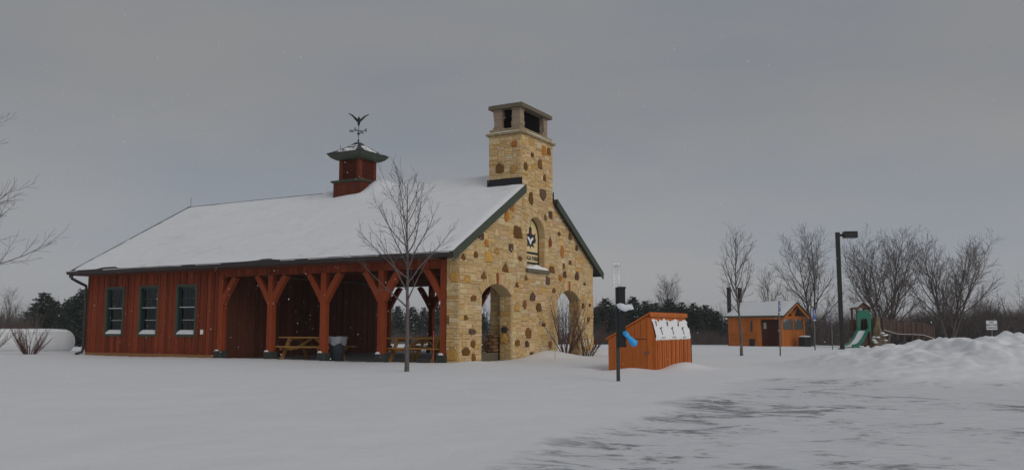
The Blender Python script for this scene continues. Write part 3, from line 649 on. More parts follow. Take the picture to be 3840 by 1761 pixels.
# posts, piers, braces on both sides
PU = [9.85, 7.51, 5.19, 2.87, .56]; PW = .22
def side_frame(v0, inward, vis):
    # v0 outer face; inward +1 if inside lies at larger v
    for i, u in enumerate(PU):
        a, b = sorted((v0, v0 + inward * PW)); w = PW
        MB().cbox((a, u - w / 2, .24), (b, u + w / 2, 2.80)).build('post', M['post'], pav)
        q0, q1 = sorted((v0 - inward * .06, v0 + inward * (PW + .06)))
        pr = MB().cbox((q0, u - w / 2 - .05, -.3), (q1, u + w / 2 + .06, .238), .03).build('pier', M['pier'], pav)
        if vis and i > 0: snow_patch('snow_cap', v0 - .055, v0 - .002, u - .04, u + .14, .239, .05, pr, n=8, seed=i + 20)
        if vis and i == 0: snow_patch('snow_cap', v0 - .055, v0 - .002, u - .04, u + .14, .239, .04, pr, n=8, seed=i + 20)
        for s in (-1, 1):
            if (i == 0 and s == 1) or (i == 4 and s == -1): continue
            # slightly curved knee brace
            n = 7; outer = []; inner = []
            for k in range(n + 1):
                t = k / n
                uu = u + s * (.06 + .60 * t ** 1.10); zz = 1.88 + .91 * t
                du, dz = .60 * 1.10 * max(t, .02) ** .10, .91; l = math.hypot(du, dz); nx, nz = dz / l, -du / l
                hw = .10
                outer.append((uu + s * nx * hw, zz + nz * hw)); inner.append((uu - s * nx * hw, zz - nz * hw))
            outer = [(p, min(z, 2.79)) for p, z in outer]; inner = [(p, min(z, 2.79)) for p, z in inner]
            m = MB(); va, vb = sorted((v0 + inward * .02, v0 + inward * (PW - .03)))
            vs = [(va, p, z) for p, z in outer] + [(va, p, z) for p, z in inner] + [(vb, p, z) for p, z in outer] + [(vb, p, z) for p, z in inner]
            N = n + 1; fs = []
            for k in range(n):
                fs += [(k, k + 1, N + k + 1, N + k), (2 * N + k, 3 * N + k, 3 * N + k + 1, 2 * N + k + 1), (k, 2 * N + k, 2 * N + k + 1, k + 1), (N + k, N + k + 1, 3 * N + k + 1, 3 * N + k)]
            fs += [(0, N, 3 * N, 2 * N), (n, 2 * N + n, 3 * N + n, N + n)]
            m.add(vs, fs).build('brace', M['post'], pav)
    va, vb = sorted((v0 + inward * .03, v0 + inward * .21))
    MB().box((va, T_WALL + .02, 2.801), (vb, PU[0] + .12, 3.06)).build('beam', M['post'], pav)
side_frame(0.0, 1, True); side_frame(W_, -1, False)
# header boards over the open bays
u = T_WALL + .02; bwid = .20
while u < PU[0] - .2:
    e = .012 if rng.random() < .5 else 0.0
    MB().box((-.012 - e, u + .005, 2.775 + rng.uniform(-.004, .004)), (.028, min(u + bwid - .005, PU[0] - .115), 3.14)).build('board', M['barn'], pav); u += bwid
# room wall with three windows
WIN = [(15.06, 15.97), (13.13, 14.03), (11.10, 12.00)]; WZ0, WZ1 = .80, 2.48
RU0 = PU[0] - .10
wall = MB(); prev = RU0
for a, b in sorted(WIN): wall.box((.05, prev, -.3), (.16, a, 3.12)); wall.box((.05, a, -.3), (.16, b, WZ0)); wall.box((.05, a, WZ1), (.16, b, 3.12)); prev = b
wall.box((.05, prev, -.3), (.16, L_, 3.12))
roomwall = wall.build('room_wall', M['inner'], pav)
u = PU[0] + PW / 2 + .005; bwid = .178
k = 0
while u < L_ - .02:
    u1 = min(u + bwid, L_ + .02); a_, b_ = u + .008, u1 - .008; pr = .02 if k % 2 else .0; k += 1
    cuts = [(x - .07, y + .07) for x, y in WIN if x - .07 < b_ and y + .07 > a_]
    segs = [(a_, b_)] if not cuts else [s_ for s_ in ((a_, min(b_, cuts[0][0])), (max(a_, cuts[0][1]), b_)) if s_[1] - s_[0] > .03]
    for s_ in segs: MB().box((.008 - pr, s_[0], .10), (.048, s_[1], 3.13)).build('board', M['barn'], roomwall)
    if cuts:
        c0, c1 = max(a_, cuts[0][0]), min(b_, cuts[0][1])
        if c1 - c0 > .03:
            MB().box((.008 - pr, c0, .10), (.048, c1, WZ0 - .09)).build('board', M['barn'], roomwall)
            MB().box((.008 - pr, c0, WZ1 + .09), (.048, c1, 3.13)).build('board', M['barn'], roomwall)
    u = u1
MB().box((-.035, PU[0] + PW / 2 + .07, -.3), (.047, L_ + .02, .095)).build('base_board', M['basewood'], roomwall)
MB().box((-.03, L_ - .06, .1), (.045, L_ + .05, 3.12)).build('corner_board', M['inner'], roomwall)
def window(a, b, face, sgn):
    # sgn -1: outside towards -v
    e = bpy.data.objects.new('window', None); col.objects.link(e); e.parent = pav
    X = lambda d: face - sgn * d       # d = depth into the wall
    def bx(nm, d0, d1, u0, u1, z0, z1, mat): x0, x1 = sorted((X(d0), X(d1))); return MB().box((x0, u0, z0), (x1, u1, z1)).build(nm, M[mat], e)
    bx('trim', -.035, .03, a - .09, a, WZ0 - .09, WZ1 + .09, 'green'); bx('trim', -.035, .03, b, b + .09, WZ0 - .09, WZ1 + .09, 'green')
    bx('trim', -.034, .03, a, b, WZ1, WZ1 + .09, 'green'); bx('sill', -.055, .03, a, b, WZ0 - .09, WZ0, 'green')
    bx('jamb', .031, .15, a + .001, a + .03, WZ0, WZ1, 'sash'); bx('jamb', .031, .15, b - .03, b - .001, WZ0, WZ1, 'sash')
    bx('jamb', .031, .15, a + .03, b - .03, WZ1 - .03, WZ1, 'sash'); bx('jamb', .031, .15, a + .03, b - .03, WZ0 + .001, WZ0 + .03, 'sash')
    mid = (WZ0 + WZ1) / 2 + .08
    for z0, z1, d in ((mid, WZ1 - .03, .07), (WZ0 + .03, mid + .03, .10)):
        s = MB(); q = lambda d0, d1, u0, u1, y0, y1: s.box((min(X(d0), X(d1)), u0, y0), (max(X(d0), X(d1)), u1, y1))
        q(d, d + .03, a + .03, a + .085, z0, z1); q(d, d + .03, b - .085, b - .03, z0, z1); q(d, d + .03, a + .085, b - .085, z0, z0 + .05); q(d, d + .03, a + .085, b - .085, z1 - .05, z1)
        for t in (1 / 3, 2 / 3): uu = a + .085 + (b - a - .17) * t; q(d + .004, d + .024, uu - .011, uu + .011, z0 + .05, z1 - .05)
        zz = (z0 + z1) / 2; q(d + .006, d + .022, a + .085, b - .085, zz - .011, zz + .011)
        s.build('sash', M['sash'], e)
        x0, x1 = sorted((X(d + .012), X(d + .016))); MB().box((x0, a + .08, z0 + .04), (x1, b - .08, z1 - .04)).build('pane', M['glass'], e)
    if sgn < 0:
        sn = MB(); sn.box((X(.031) , a + .035, mid + .0305), (X(.099), b - .035, mid + .05)); sn.build('snow_ledge', M['snow_fine'], e)
        for zz in ((mid + .03 + WZ0 + .03) / 2 + .011, (mid + WZ1 - .03) / 2 + .011): MB().box((X(-.0) + .075 if False else X(.095), a + .12, zz), (X(.117), b - .14, zz + .010)).build('snow_ledge', M['snow_fine'], e)
        w = MB(); w.prism([(X(-.05), a + .02, WZ0 + .002), (X(.099), a + .02, WZ0 + .002), (X(.099), a + .02, WZ0 + .15), (X(.03), a + .02, WZ0 + .10), (X(-.045), a + .02, WZ0 + .035)], (0, b - a - .04, 0)); w.build('snow_ledge', M['snow_fine'], e)
for a, b in WIN: window(a, b, .015, -1)
# back of the room, far wall with its windows, end wall, ceiling
fw = MB(); prev = RU0 + .15
for a, b in sorted(WIN): fw.box((W_ - .14, prev, -.3), (W_ - .02, a, 3.12)); fw.box((W_ - .14, a, -.3), (W_ - .02, b, WZ0)); fw.box((W_ - .14, a, WZ1), (W_ - .02, b, 3.12)); prev = b
fw.box((W_ - .14, prev, -.3), (W_ - .02, L_, 3.12)); fw.build('far_wall', M['barn'], pav)
for a, b in WIN: window(a, b, W_ - .02, 1)
ew = MB(); EW0, EW1 = 3.9, 5.3
ew.box((.16, L_ - .1, -.3), (EW0, L_, 3.1)).box((EW1, L_ - .1, -.3), (W_ - .14, L_, 3.1)).box((EW0, L_ - .1, -.3), (EW1, L_, WZ0)).box((EW0, L_ - .1, WZ1), (EW1, L_, 3.1))
ew.prism([(.16, L_ - .1, 3.1), (W_ - .14, L_ - .1, 3.1), (CVr, L_ - .1, roofz(CVr) - .14)][::-1], (0, .1, 0)); ew.build('end_wall', M['barn'], pav)
e = bpy.data.objects.new('window', None); col.objects.link(e); e.parent = pav; q = MB()
for x in (EW0, (EW0 + EW1) / 2 - .04, EW1 - .08): q.box((x, L_ - .08, WZ0), (x + .08, L_ - .03, WZ1))
for x in (EW0 + .32, EW0 + .98): q.box((x, L_ - .065, WZ0), (x + .025, L_ - .045, WZ1))
for z in (WZ0, WZ1 - .06, (WZ0 + WZ1) / 2): q.box((EW0, L_ - .078, z), (EW1, L_ - .032, z + .06))
for z in (WZ0 + .42, WZ1 - .44): q.box((EW0, L_ - .064, z), (EW1, L_ - .046, z + .022))
q.build('sash', M['sash'], e); MB().box((EW0 + .01, L_ - .057, WZ0 + .01), (EW1 - .01, L_ - .053, WZ1 - .01)).build('pane', M['glass'], e)
part = MB().box((.17, RU0 + .05, -.3), (W_ - .145, RU0 + .13, 3.1)); part.prism([(.17, RU0 + .05, 3.1), (W_ - .17, RU0 + .05, 3.1), (CVr, RU0 + .05, roofz(CVr) - .14)][::-1], (0, .08, 0))
part = part.build('partition_wall', M['inner'], pav)
v = .18; k = 0
while v < W_ - .2:
    e = .018 if k % 2 else .004; k += 1; v1 = min(v + .2, W_ - .15)
    MB().box((v + .006, RU0 + .028 - e, -.03), (v1 - .006, RU0 + .048, min(roofz(v), roofz(v1)) - .16)).build('board', M['inner'], part); v = v1
MB().box((.18, RU0 - .035, 2.86), (W_ - .2, RU0 + .008, 2.93)).build('wall_rail', M['capstone'], part)
for u in PU[1:]:
    MB().box((.31, u - .10, 2.82), (W_ - .31, u + .10, 3.06)).build('tie_beam', M['inner'], pav)
# downspout at the far corner, wall box, lightning rods
dsp = MB(); dsp.tube([(E_V - .06, L_ - .02 + .15, E_Z - .14), (E_V - .06, L_ + .13, E_Z - .30), (-.40, L_ + .12, E_Z - .42), (-.09, L_ + .08, E_Z - .56), (-.075, L_ + .08, E_Z - .7), (-.075, L_ + .08, .22), (-.12, L_ + .08, .10), (-.36, L_ + .10, .02)], .055, 8)
dsp.build('downspout', M['gutter'], pav, smooth=True)
MB().cbox((-.05, 10.62, .80), (.0, 10.74, .96), .01).build('outlet_box', M['signwhite'], pav)
for u, hgt in ((17.3, .42), (8.75, .55)):
    MB().tube([(CVr, u, roofz(CVr)), (CVr, u, roofz(CVr) + (1.9 if u < 9 else hgt))], .008, 5).build('lightning_rod', M['metal'], pav)

# cupola
cu = bpy.data.objects.new('cupola', None); col.objects.link(cu); cu.parent = pav; cu.location = (4.74, 7.79, 0)
hb, hc = .645, .515
MB().box((-hb, -hb, 5.3), (hb, hb, 6.58)).build('base', M['cupola'], cu)
for s0 in range(4):        # base boards
    rot = Matrix.Rotation(s0 * math.pi / 2, 4, 'Z')
    for i in range(6):
        m = MB().box((-hb + i * hb / 3 + .006, -hb - .018, 5.4), (-hb + (i + 1) * hb / 3 - .006, -hb - .001, 6.56)).mesh('board', M['cupola']); m.transform(rot); link('board', m, cu)
pf = [(hb + .02, 6.56), (hb + .09, 6.60), (hb + .09, 6.65), (hc + .02, 6.70)]
def sq_ring(prof, n=4):
    m = MB(); vs = []; fs = []
    for h_, z in prof: vs += [(-h_, -h_, z), (h_, -h_, z), (h_, h_, z), (-h_, h_, z)]
    for i in range(len(prof) - 1): fs += [(4 * i + k, 4 * i + (k + 1) % 4, 4 * i + 4 + (k + 1) % 4, 4 * i + 4 + k) for k in range(4)]
    fs += [(3, 2, 1, 0), tuple(4 * (len(prof) - 1) + k for k in range(4))]
    return m.add(vs, fs)
sq_ring([(hb - .1, 6.55)] + pf).build('ledge', M['green'], cu)
sq_ring([(hc - .09, 6.70), (hc - .09, 7.5)]).build('core', M['inner'], cu)
for sx in (-1, 1):
    for sy in (-1, 1): MB().cbox((min(sx * hc, sx * (hc - .17)), min(sy * hc, sy * (hc - .17)), 6.70), (max(sx * hc, sx * (hc - .17)), max(sy * hc, sy * (hc - .17)), 7.5)).build('corner_post', M['cupola'], cu)
for s0 in range(4):
    rot = Matrix.Rotation(s0 * math.pi / 2, 4, 'Z'); lo = bpy.data.objects.new('louver', None); col.objects.link(lo); lo.parent = cu; lo.rotation_euler = (0, 0, s0 * math.pi / 2)
    for i in range(12):
        z = 6.73 + i * .063
        MB().prism([(-hc + .172, -hc + .06, z + .055), (-hc + .172, -hc + .012, z + .005), (-hc + .172, -hc + .012, z + .02), (-hc + .172, -hc + .06, z + .07)], (2 * hc - .344, 0, 0)).build('slat', M['cupola'], lo)
sq_ring([(hc - .05, 7.47), (.60, 7.48), (.74, 7.56), (.83, 7.67), (.84, 7.70)]).build('cornice', M['green'], cu)
sq_ring([(.865, 7.702), (.865, 7.722), (.52, 7.90), (.22, 8.10), (.10, 8.22), (.03, 8.25)]).build('cupola_roof', M['shingle'], cu)
def csnow(n=18):
    for s0 in range(4):
        P = []
        for i in range(n + 1):
            row = []; t = i / n; hh = .85 * (1 - t) + .18 * t
            zz = 7.722 + (.865 - hh) * .516 if hh > .52 else 7.90 + (.52 - hh) * .667
            for k in range(n + 1):
                a = -hh * .93 + 2 * hh * .93 * k / n; e = min(1, 6 * min(k, n - k) / n)
                th = (.03 + .03 * mnoise.noise(Vector((a * 5, t * 5, s0)))) * e * (1 if s0 == 1 else .45) - .012
                row.append((a, -hh, zz + th))
            P.append(row)
        m = MB().grid(P).mesh('snow_cover', M['snow_fine'], True); m.transform(Matrix.Rotation(s0 * math.pi / 2, 4, 'Z')); link('snow_cover', m, cu)
csnow()
# weathervane on the cupola
vane = thing('weathervane', 'dark bird weathervane with raised wings on the cupola roof', 'weathervane', B(4.74, 7.79, 8.24), ROT)
va = MB(); va.tube([(0, 0, -.03), (0, 0, .72)], .014, 6); va.build('rod', M['metal'], vane)
MB().lathe([(.005, .29), (.045, .31), (.06, .345), (.045, .38), (.005, .40)], 12).build('ball', M['metal'], vane, smooth=True)
MB().lathe([(.005, .03), (.035, .045), (.045, .07), (.035, .095), (.005, .11)], 12).build('ball', M['metal'], vane, smooth=True)
c5 = MB(); 
for a in (0.25, 0.25 + math.pi / 2): c5.bar((-.27 * math.cos(a), -.27 * math.sin(a), .46), (.27 * math.cos(a), .27 * math.sin(a), .46), .018, .018)
c5.build('direction_arms', M['metal'], vane)
for L, a in (('N', .25), ('E', .25 - math.pi / 2), ('S', .25 + math.pi), ('W', .25 + math.pi / 2)):
    text_mesh(L, .15, 'letter', M['metal'], vane, Matrix.Translation((.31 * math.cos(a), .31 * math.sin(a), .46)) @ Matrix.Rotation(-ROT + R(0), 4, 'Z') @ Matrix.Rotation(R(90), 4, 'X'), .006)
bird = MB(); bv = []
# body across the picture: local turned so that wings spread along world X
bird.tube([(0, .10, .66), (0, .05, .74), (0, 0, .84), (0, -.05, .93), (0, -.10, .98), (0, -.17, .965)], [.012, .05, .06, .045, .03, .006], 8)
for s in (-1, 1):
    top = [(s * .03, .02, .93), (s * .12, .03, 1.00), (s * .24, .04, 1.10), (s * .40, .06, 1.17)]; low = [(s * .03, .04, .80), (s * .14, .05, .90), (s * .26, .06, 1.05), (s * .40, .065, 1.15)]
    n = 4; bird.add(top + low + [(p[0], p[1] + .02, p[2]) for p in top] + [(p[0], p[1] + .02, p[2]) for p in low],
        [(k, k + 1, n + k + 1, n + k) for k in range(3)] + [(2 * n + k, 3 * n + k, 3 * n + k + 1, 2 * n + k + 1) for k in range(3)] + [(k, 2 * n + k, 2 * n + k + 1, k + 1) for k in range(3)] + [(n + k, n + k + 1, 3 * n + k + 1, 3 * n + k) for k in range(3)])
bm_ = bird.mesh('bird', M['metal'], False); bm_.transform(Matrix.Rotation(-ROT + R(12), 4, 'Z')); link('bird', bm_, vane)

# ------------------------------------------------------------------ furniture under the roof
def make_table(label):
    t = thing('picnic_table', label, 'picnic table', (0, 0, 0), 0, 'wooden picnic tables under the pavilion roof')
    for i in range(5): MB().box((-.37 + i * .15, -1.22, .72), (-.37 + i * .15 + .14, 1.22, .76)).build('top_plank', M['table'], t)
    for s in (-1, 1):
        for i in range(2):
            x = s * (.60 + i * .13); MB().box((x - .06, -1.22, .42), (x + .06, 1.22, .458)).build('bench_plank', M['table'], t)
        for y in (-.82, .82):
            MB().bar((s * .62, y, 0.0), (s * .24, y, .718), .04, .13, (1, 0, 0)).build('leg', M['table'], t)
    for y in (-.82, .82):
        MB().box((-.74, y - .062, .33), (.74, y - .022, .419)).build('bench_bearer', M['table'], t); MB().box((-.36, y - .062, .64), (.36, y - .022, .719)).build('top_bearer', M['table'], t)
    for s in (-1, 1): MB().bar((0, s * .74, .36), (0, s * .08, .71), .09, .04, (1, 0, 0)).build('diagonal_brace', M['table'], t)
    return t
FZ = -.035
tb = make_table('wooden picnic table standing beside the grey trash can'); tb.location = B(1.0, 6.45, FZ); tb.rotation_euler = (0, 0, ROT)
t2 = copy_tree(tb); t2.location = B(1.0, 1.95, FZ); t2.rotation_euler = (0, 0, ROT + R(-3)); t2['label'] = 'wooden picnic table in the open bay next to the stone gable'
t3 = copy_tree(tb); t3.location = B(4.3, 3.4, FZ); t3.rotation_euler = (0, 0, ROT + R(90)); t3['label'] = 'picnic table in the middle of the pavilion floor, facing the fireplace'
t4 = copy_tree(tb); t4.location = B(7.9, 2.2, FZ); t4.rotation_euler = (0, 0, ROT + R(4)); t4['label'] = 'picnic table on the far side of the pavilion floor'
canr = thing('trash_can', 'blue-grey plastic trash can with draped clear liner between red posts', 'trash can', B(.66, 5.12, FZ), ROT)
MB().lathe([(.20, 0), (.21, .01), (.27, .70), (.275, .72)], 24).build('barrel', M['can'], canr, smooth=True)
ln = MB(); n = 28; P = []
for z, r_, j in ((.755, .20, 0), (.79, .285, .006), (.77, .305, .01), (.68, .315, .014), (.60, .31, .02), (.53, .30, .03)):
    P.append([((r_ + j * math.sin(k * 2.3)) * math.cos(2 * math.pi * k / n), (r_ + j * math.cos(k * 1.7)) * math.sin(2 * math.pi * k / n), z + (j * 1.5 * math.sin(k * 1.1))) for k in range(n + 1)])
ln.grid(P).build('bag_liner', M['liner'], canr, smooth=True)
# firewood by the fireplace
wood_r = random.Random(3)
for row in range(5):
    for i in range(4 - (row > 2)):
        r_ = wood_r.uniform(.052, .068); m = MB(); m.tube([(-.22, 0, 0), (.22, 0, 0)], [r_, r_ * .94], 7); o = m.build('firewood_log', M['log_end'])
        o.location = B(FPV0 - .30 + wood_r.uniform(-.04, .04), .53 + i * .118 + (row % 2) * .03 + wood_r.uniform(-.01, .01), .242 + .066 + row * .112); o.rotation_euler = (wood_r.uniform(0, 6), 0, ROT + wood_r.uniform(-.06, .06))
        tag(o, 'short firewood log stacked on the stone curb beside the fireplace', 'log', 'firewood logs stacked beside the fireplace')
stk = MB().tube([(0, 0, -.2), (.01, 0, .92)], .012, 6).build('marker_stake', M['stake']); stk.location = B(-.22, .74, gz(*B(-.22, .74)[:2])); tag(stk, 'thin red marker stake in the snow by the last timber post', 'stake')

# ------------------------------------------------------------------ storage shed
sh = thing('storage_shed', 'small orange timber storage shed with snow on its steep side', 'shed', (SH_N[0], SH_N[1], 0), SH_ROT)
# local: x = depth away from camera (D), y = to the left (F)
SD, SW = 2.67, 1.22
sec = [(SW, -.3), (SW, .76), (.14, 1.35), (.0, .73), (.06, .72), (.06, -.3)]
MB().prism([(0.02, f, z) for f, z in sec][::-1], (SD - .04, 0, 0)).build('body', M['orange'], sh)
f = 0.0; k = 0                                  # front boards above and beside the door
edges = [0.06, .20, .36, .52, .68, .88, 1.05, SW]
for a, b in zip(edges[:-1], edges[1:]):
    lo = .77 if .19 < a < .87 else -.3
    zt = lambda y: .76 + (SW - y) / (SW - .14) * .59 if y > .14 else .73 + (y - 0.0) / .14 * .62
    poly = [(a + .004, lo), (b - .004, lo), (b - .004, zt(b) - .015), (a + .004, zt(a) - .015)]
    if a < .14: poly = [(a + .004, lo), (b - .004, lo), (b - .004, zt(b) - .02), (.15, 1.30), (a + .008, .97)]
    e = .012 if k % 2 else .004; k += 1
    MB().prism([(-.02 - e, y, z) for y, z in poly], (.036 + e, 0, 0)).build('board', M['orange'], sh)
door = MB().box((-.022, .205, -.3), (.016, .875, .755)).build('door', M['orange'], sh)
MB().box((-.028, .205, .757), (.0, .875, .768)).build('door_head', M['black'], sh)
MB().box((-.006, .188, -.3), (.018, .203, .76)).build('door_gap', M['black'], sh)
MB().bar((-.04, .17, .42), (-.04, .27, .42), .02, .02).build('latch', M['steel'], sh)
MB().box((-.06, .155, .42), (-.025, .19, .47)).build('latch', M['steel'], sh)
rf = MB(); rf.prism([(-.06, SW + .05, .735), (-.06, .10, 1.375), (-.06, .10, 1.415), (-.06, SW + .05, .775)][::-1], (SD + .12, 0, 0)); rf.build('roof', M['orange'], sh)
MB().box((-.055, .085, 1.30), (SD + .055, .099, 1.405)).build('ridge_board', M['orange'], sh)
for i in range(3): MB().box((.25 + i * .85, .078, 1.34), (.62 + i * .85, .0845, 1.352)).build('batten', M['basewood'], sh)
# snow clinging to the steep side, with a ragged top edge
P = []
n1, n2 = 60, 14
for i in range(n1 + 1):
    x = .03 + (SD - .05) * i / n1; row = []
    ztop = 1.225 + .022 * math.sin(x * 7.6 + .6) + .045 * mnoise.noise(Vector((x * 7, 1, 2)))
    zbot = .735 + .02 * math.sin(x * 46)
    for k in range(n2 + 1):
        z = zbot + (ztop - zbot) * k / n2; y = .0 + (z - .73) / .62 * .14
        e = min(k, n2 - k) / n2 * 2; th = .012 + .03 * min(1, e * 3) + .012 * mnoise.noise(Vector((x * 4, z * 9, 5)))
        hole = 0
        for j in range(4):
            for (hx, hz, w, h) in ((.22 + j * .80, 1.10, .03, .05),):
                if abs(x - hx) < w and abs(z - hz) < h: hole = 1
        row.append((x, y - (-.02 if hole else th), z))
    P.append(row)
MB().grid(P).build('clinging_snow', M['snow_fine'], sh, smooth=True)
for j in range(3):
    x = .50 + j * .82; yy = lambda z: (z - .73) / .62 * .14 - .045
    hn = MB(); hn.bar((x, yy(.86), .86), (x - .03, yy(1.02), 1.02), .012, .028, (1, 0, 0)); hn.bar((x - .09, yy(1.01), 1.01), (x + .06, yy(1.045), 1.045), .012, .03); hn.build('lid_handle', M['playdark'], sh)
    hn = MB(); hn.bar((x - .30, yy(1.08), 1.08), (x - .26, yy(1.20), 1.20), .012, .03, (1, 0, 0)); hn.build('lid_hinge', M['playdark'], sh)
for j in range(3): MB().box((.40 + j * .8, -.035, .79), (.66 + j * .8, -.01, .80)).build('slot', M['black'], sh)
x = .0; k = 0
while x < SD - .04:                             # slats of the lower side
    w = .085; MB().box((x + .006, -.02 - (.012 if k % 3 else 0), -.3), (x + w - .012, .058, .725 + (.01 if k % 2 else 0))).build('slat', M['orange'], sh); x += w + .022; k += 1
MB().box((SD - .03, -.03, -.3), (SD + .02, .05, .74)).build('corner_post', M['playdark'], sh)

# ------------------------------------------------------------------ bag dispenser post
px_, py_ = 2.08, 16.72; g0 = gz(px_, py_)
dp = thing('dispenser_post', 'dark steel post with white notice plate and tall black bag dispenser', 'sign post', (px_, py_, g0), R(-4))
MB().box((-.035, -.012, -.4), (.035, .0, 1.86 - g0)).box((-.035, 0.001, -.4), (-.025, .03, 1.86 - g0)).box((.025, 0.001, -.4), (.035, .03, 1.86 - g0)).build('post', M['channel'], dp)
pl = MB().box((-.085, -.022, 1.83), (.075, -.016, 2.33)).build('notice_plate', M['signwhite'], dp)
ink = MB(); rr2 = random.Random(5)
ink.box((-.082, -.0235, 2.322), (.072, -.0222, 2.327)); ink.box((-.082, -.0235, 1.84), (-.079, -.0222, 2.32)); ink.box((.069, -.0235, 1.84), (.072, -.0222, 2.32)); ink.box((-.082, -.0235, 1.86), (.072, -.0222, 1.863))
z = 2.29
for i, (w, h) in enumerate([(.05, .012), (.13, .016), (.10, .016), (.12, .008), (.12, .008), (.08, .008), (.12, .009), (.09, .006), (.07, .006), (.08, .006), (.09, .006), (.03, .006), (.09, .006), (.08, .006), (.04, .006), (.10, .008)]):
    x = -.005 - w / 2
    while x < -.005 + w / 2: l = rr2.uniform(.008, .02); ink.box((x, -.0235, z - h), (min(x + l, -.005 + w / 2), -.0222, z)); x += l + .006
    z -= h + (.014 if i < 3 else .0185)
ink.build('notice_print', M['signink'], pl)
MB().cbox((.012, -.075, .66), (.155, -.013, 1.80), .012).build('dispenser_box', M['black'], dp)
for z in (.675, 1.80): MB().cbox((.002, -.085, z), (.168, -.011, z + .04), .012).build('dispenser_lid', M['black'], dp)
def bag(pts, rad, name, mat, label, cat, seed):
    m = MB(); n = 14; P = []
    vs_pts = [Vector(p) for p in pts]
    for i, p in enumerate(vs_pts):
        d = (vs_pts[min(i + 1, len(pts) - 1)] - vs_pts[max(0, i - 1)]).normalized(); a = d.cross(Vector((0, 1, 0))).normalized(); b = d.cross(a)
        P.append([p + (a * math.cos(2 * math.pi * k / n) + b * .75 * math.sin(2 * math.pi * k / n)) * rad[i] * (1 + .22 * mnoise.noise(Vector((math.cos(2 * math.pi * k / n) * 2, math.sin(2 * math.pi * k / n) * 2, i * .7 + seed)))) for k in range(n)])
        P[-1].append(P[-1][0])
    o = m.grid(P).build(name, M[mat], None, smooth=True); return tag(o, label, cat)
zb = g0
wb = bag([(2.05, 16.62, 1.49), (2.10, 16.61, 1.47), (2.16, 16.60, 1.44), (2.22, 16.60, 1.42), (2.28, 16.60, 1.44), (2.34, 16.60, 1.43), (2.38, 16.60, 1.40)], [.008, .05, .075, .07, .06, .05, .01], 'plastic_bag', 'whitebag', 'crumpled white plastic bag tied round the black dispenser', 'bag', 2)
bb = bag([(2.17, 16.62, .96), (2.20, 16.61, .94), (2.235, 16.60, .905), (2.27, 16.60, .86), (2.32, 16.60, .80), (2.37, 16.60, .75), (2.41, 16.60, .715), (2.43, 16.60, .70)], [.012, .05, .055, .035, .06, .075, .07, .015], 'cloth_bag', 'bluebag', 'bright blue bag hanging from the black dispenser', 'bag', 7)

# ------------------------------------------------------------------ lamp post and parking signs
lx, ly = 16.68, 43.0; lg = gz(lx, ly)
lamp = thing('lamp_post', 'tall black square lamp post with a single box head', 'lamp post', (lx, ly, lg), R(-8))
MB().cbox((-.10, -.10, -.3), (.10, .10, 5.87 - lg), .02).build('pole', M['lamp'], lamp)
MB().cbox((-.17, -.17, -.3), (.17, .17, .05), .02).build('base', M['lamp'], lamp)
MB().box((.10, -.05, 5.66 - lg), (.30, .05, 5.78 - lg)).build('arm', M['lamp'], lamp)
MB().cbox((.28, -.22, 5.58 - lg), (.95, .22, 5.90 - lg), .02).build('lamp_head', M['lamp'], lamp)
MB().box((.33, -.18, 5.555 - lg), (.90, .18, 5.579 - lg)).build('lens', M['liner'], lamp)
def park_sign(x, y, ztop, w, h, rz, label, plates=1):
    g = gz(x, y); t = thing('parking_sign', label, 'sign', (x, y, g), rz, 'blue parking signs on thin steel posts')
    zt = ztop - g
    MB().box((-.025, -.01, -.4), (.025, .012, zt - h + .12)).box((-.025, .0125, -.4), (-.017, .03, zt - h + .1)).box((.017, .0125, -.4), (.025, .03, zt - h + .1)).build('post', M['steel'], t)
    p = MB().box((-w / 2, -.018, zt - h), (w / 2, -.012, zt)).build('sign_plate', M['signblue'], t)
    s = MB(); zc = zt - h * .42                    # wheelchair symbol: head, body, wheel
    s.add([(.0 + .03 * w / .3 * math.cos(a) - .01, -.0195, zc + .12 + .03 * math.sin(a)) for a in [k * math.pi / 4 for k in range(8)]], [tuple(range(8))])
    s.bar((-.01, -.0195, zc + .08), (0, -.0195, zc), .002, .025, (1, 0, 0)); s.bar((0, -.0195, zc), (.06, -.0195, zc), .002, .022); s.bar((.06, -.0195, zc), (.085, -.0195, zc - .08), .002, .022, (1, 0, 0))
    for k in range(10):
        a, b = R(120 + k * 24), R(144 + k * 24); s.bar((.0 + .075 * math.cos(a), -.0195, zc - .03 + .075 * math.sin(a)), (.075 * math.cos(b), -.0195, zc - .03 + .075 * math.sin(b)), .002, .016, (0, 1, 0))
    s.build('wheelchair_symbol', M['signwhite'], p)
    MB().box((-w * .4, -.0195, zt - h + .02), (w * .4, -.0182, zt - h + .05)).build('white_strip', M['signwhite'], p)
park_sign(9.90, 31.4, 2.02, .30, .45, R(58), 'blue parking sign in front of the cabin porch')
park_sign(14.25, 40.0, 1.90, .34, .56, R(48), 'broad blue parking sign before the bare tree beside the cabin')
park_sign(15.6, 41.4, 1.72, .28, .46, R(60), 'narrow blue parking sign next to the black lamp post')
sx, sy = 24.3, 43.0; g = gz(sx, sy)
ns = thing('warning_sign', 'square white warning sign standing behind the snow bank', 'sign', (sx, sy, g), R(-25))
MB().box((-.03, -.01, -.4), (.03, .02, 1.1 - g)).build('post', M['steel'], ns)
p = MB().box((-.24, -.02, .92 - g), (.24, -.012, 1.38 - g)).build('sign_plate', M['signwhite'], ns)
for i, (tx, s_) in enumerate((('NO', .13), ('MOTOR', .13), ('VEHICLES', .105))):
    text_mesh(tx, s_, 'lettering', M['signink'], p, Matrix.Translation((0.0, -.0245, 1.30 - g - i * .145)) @ Matrix.Rotation(R(90), 4, 'X'), .003)
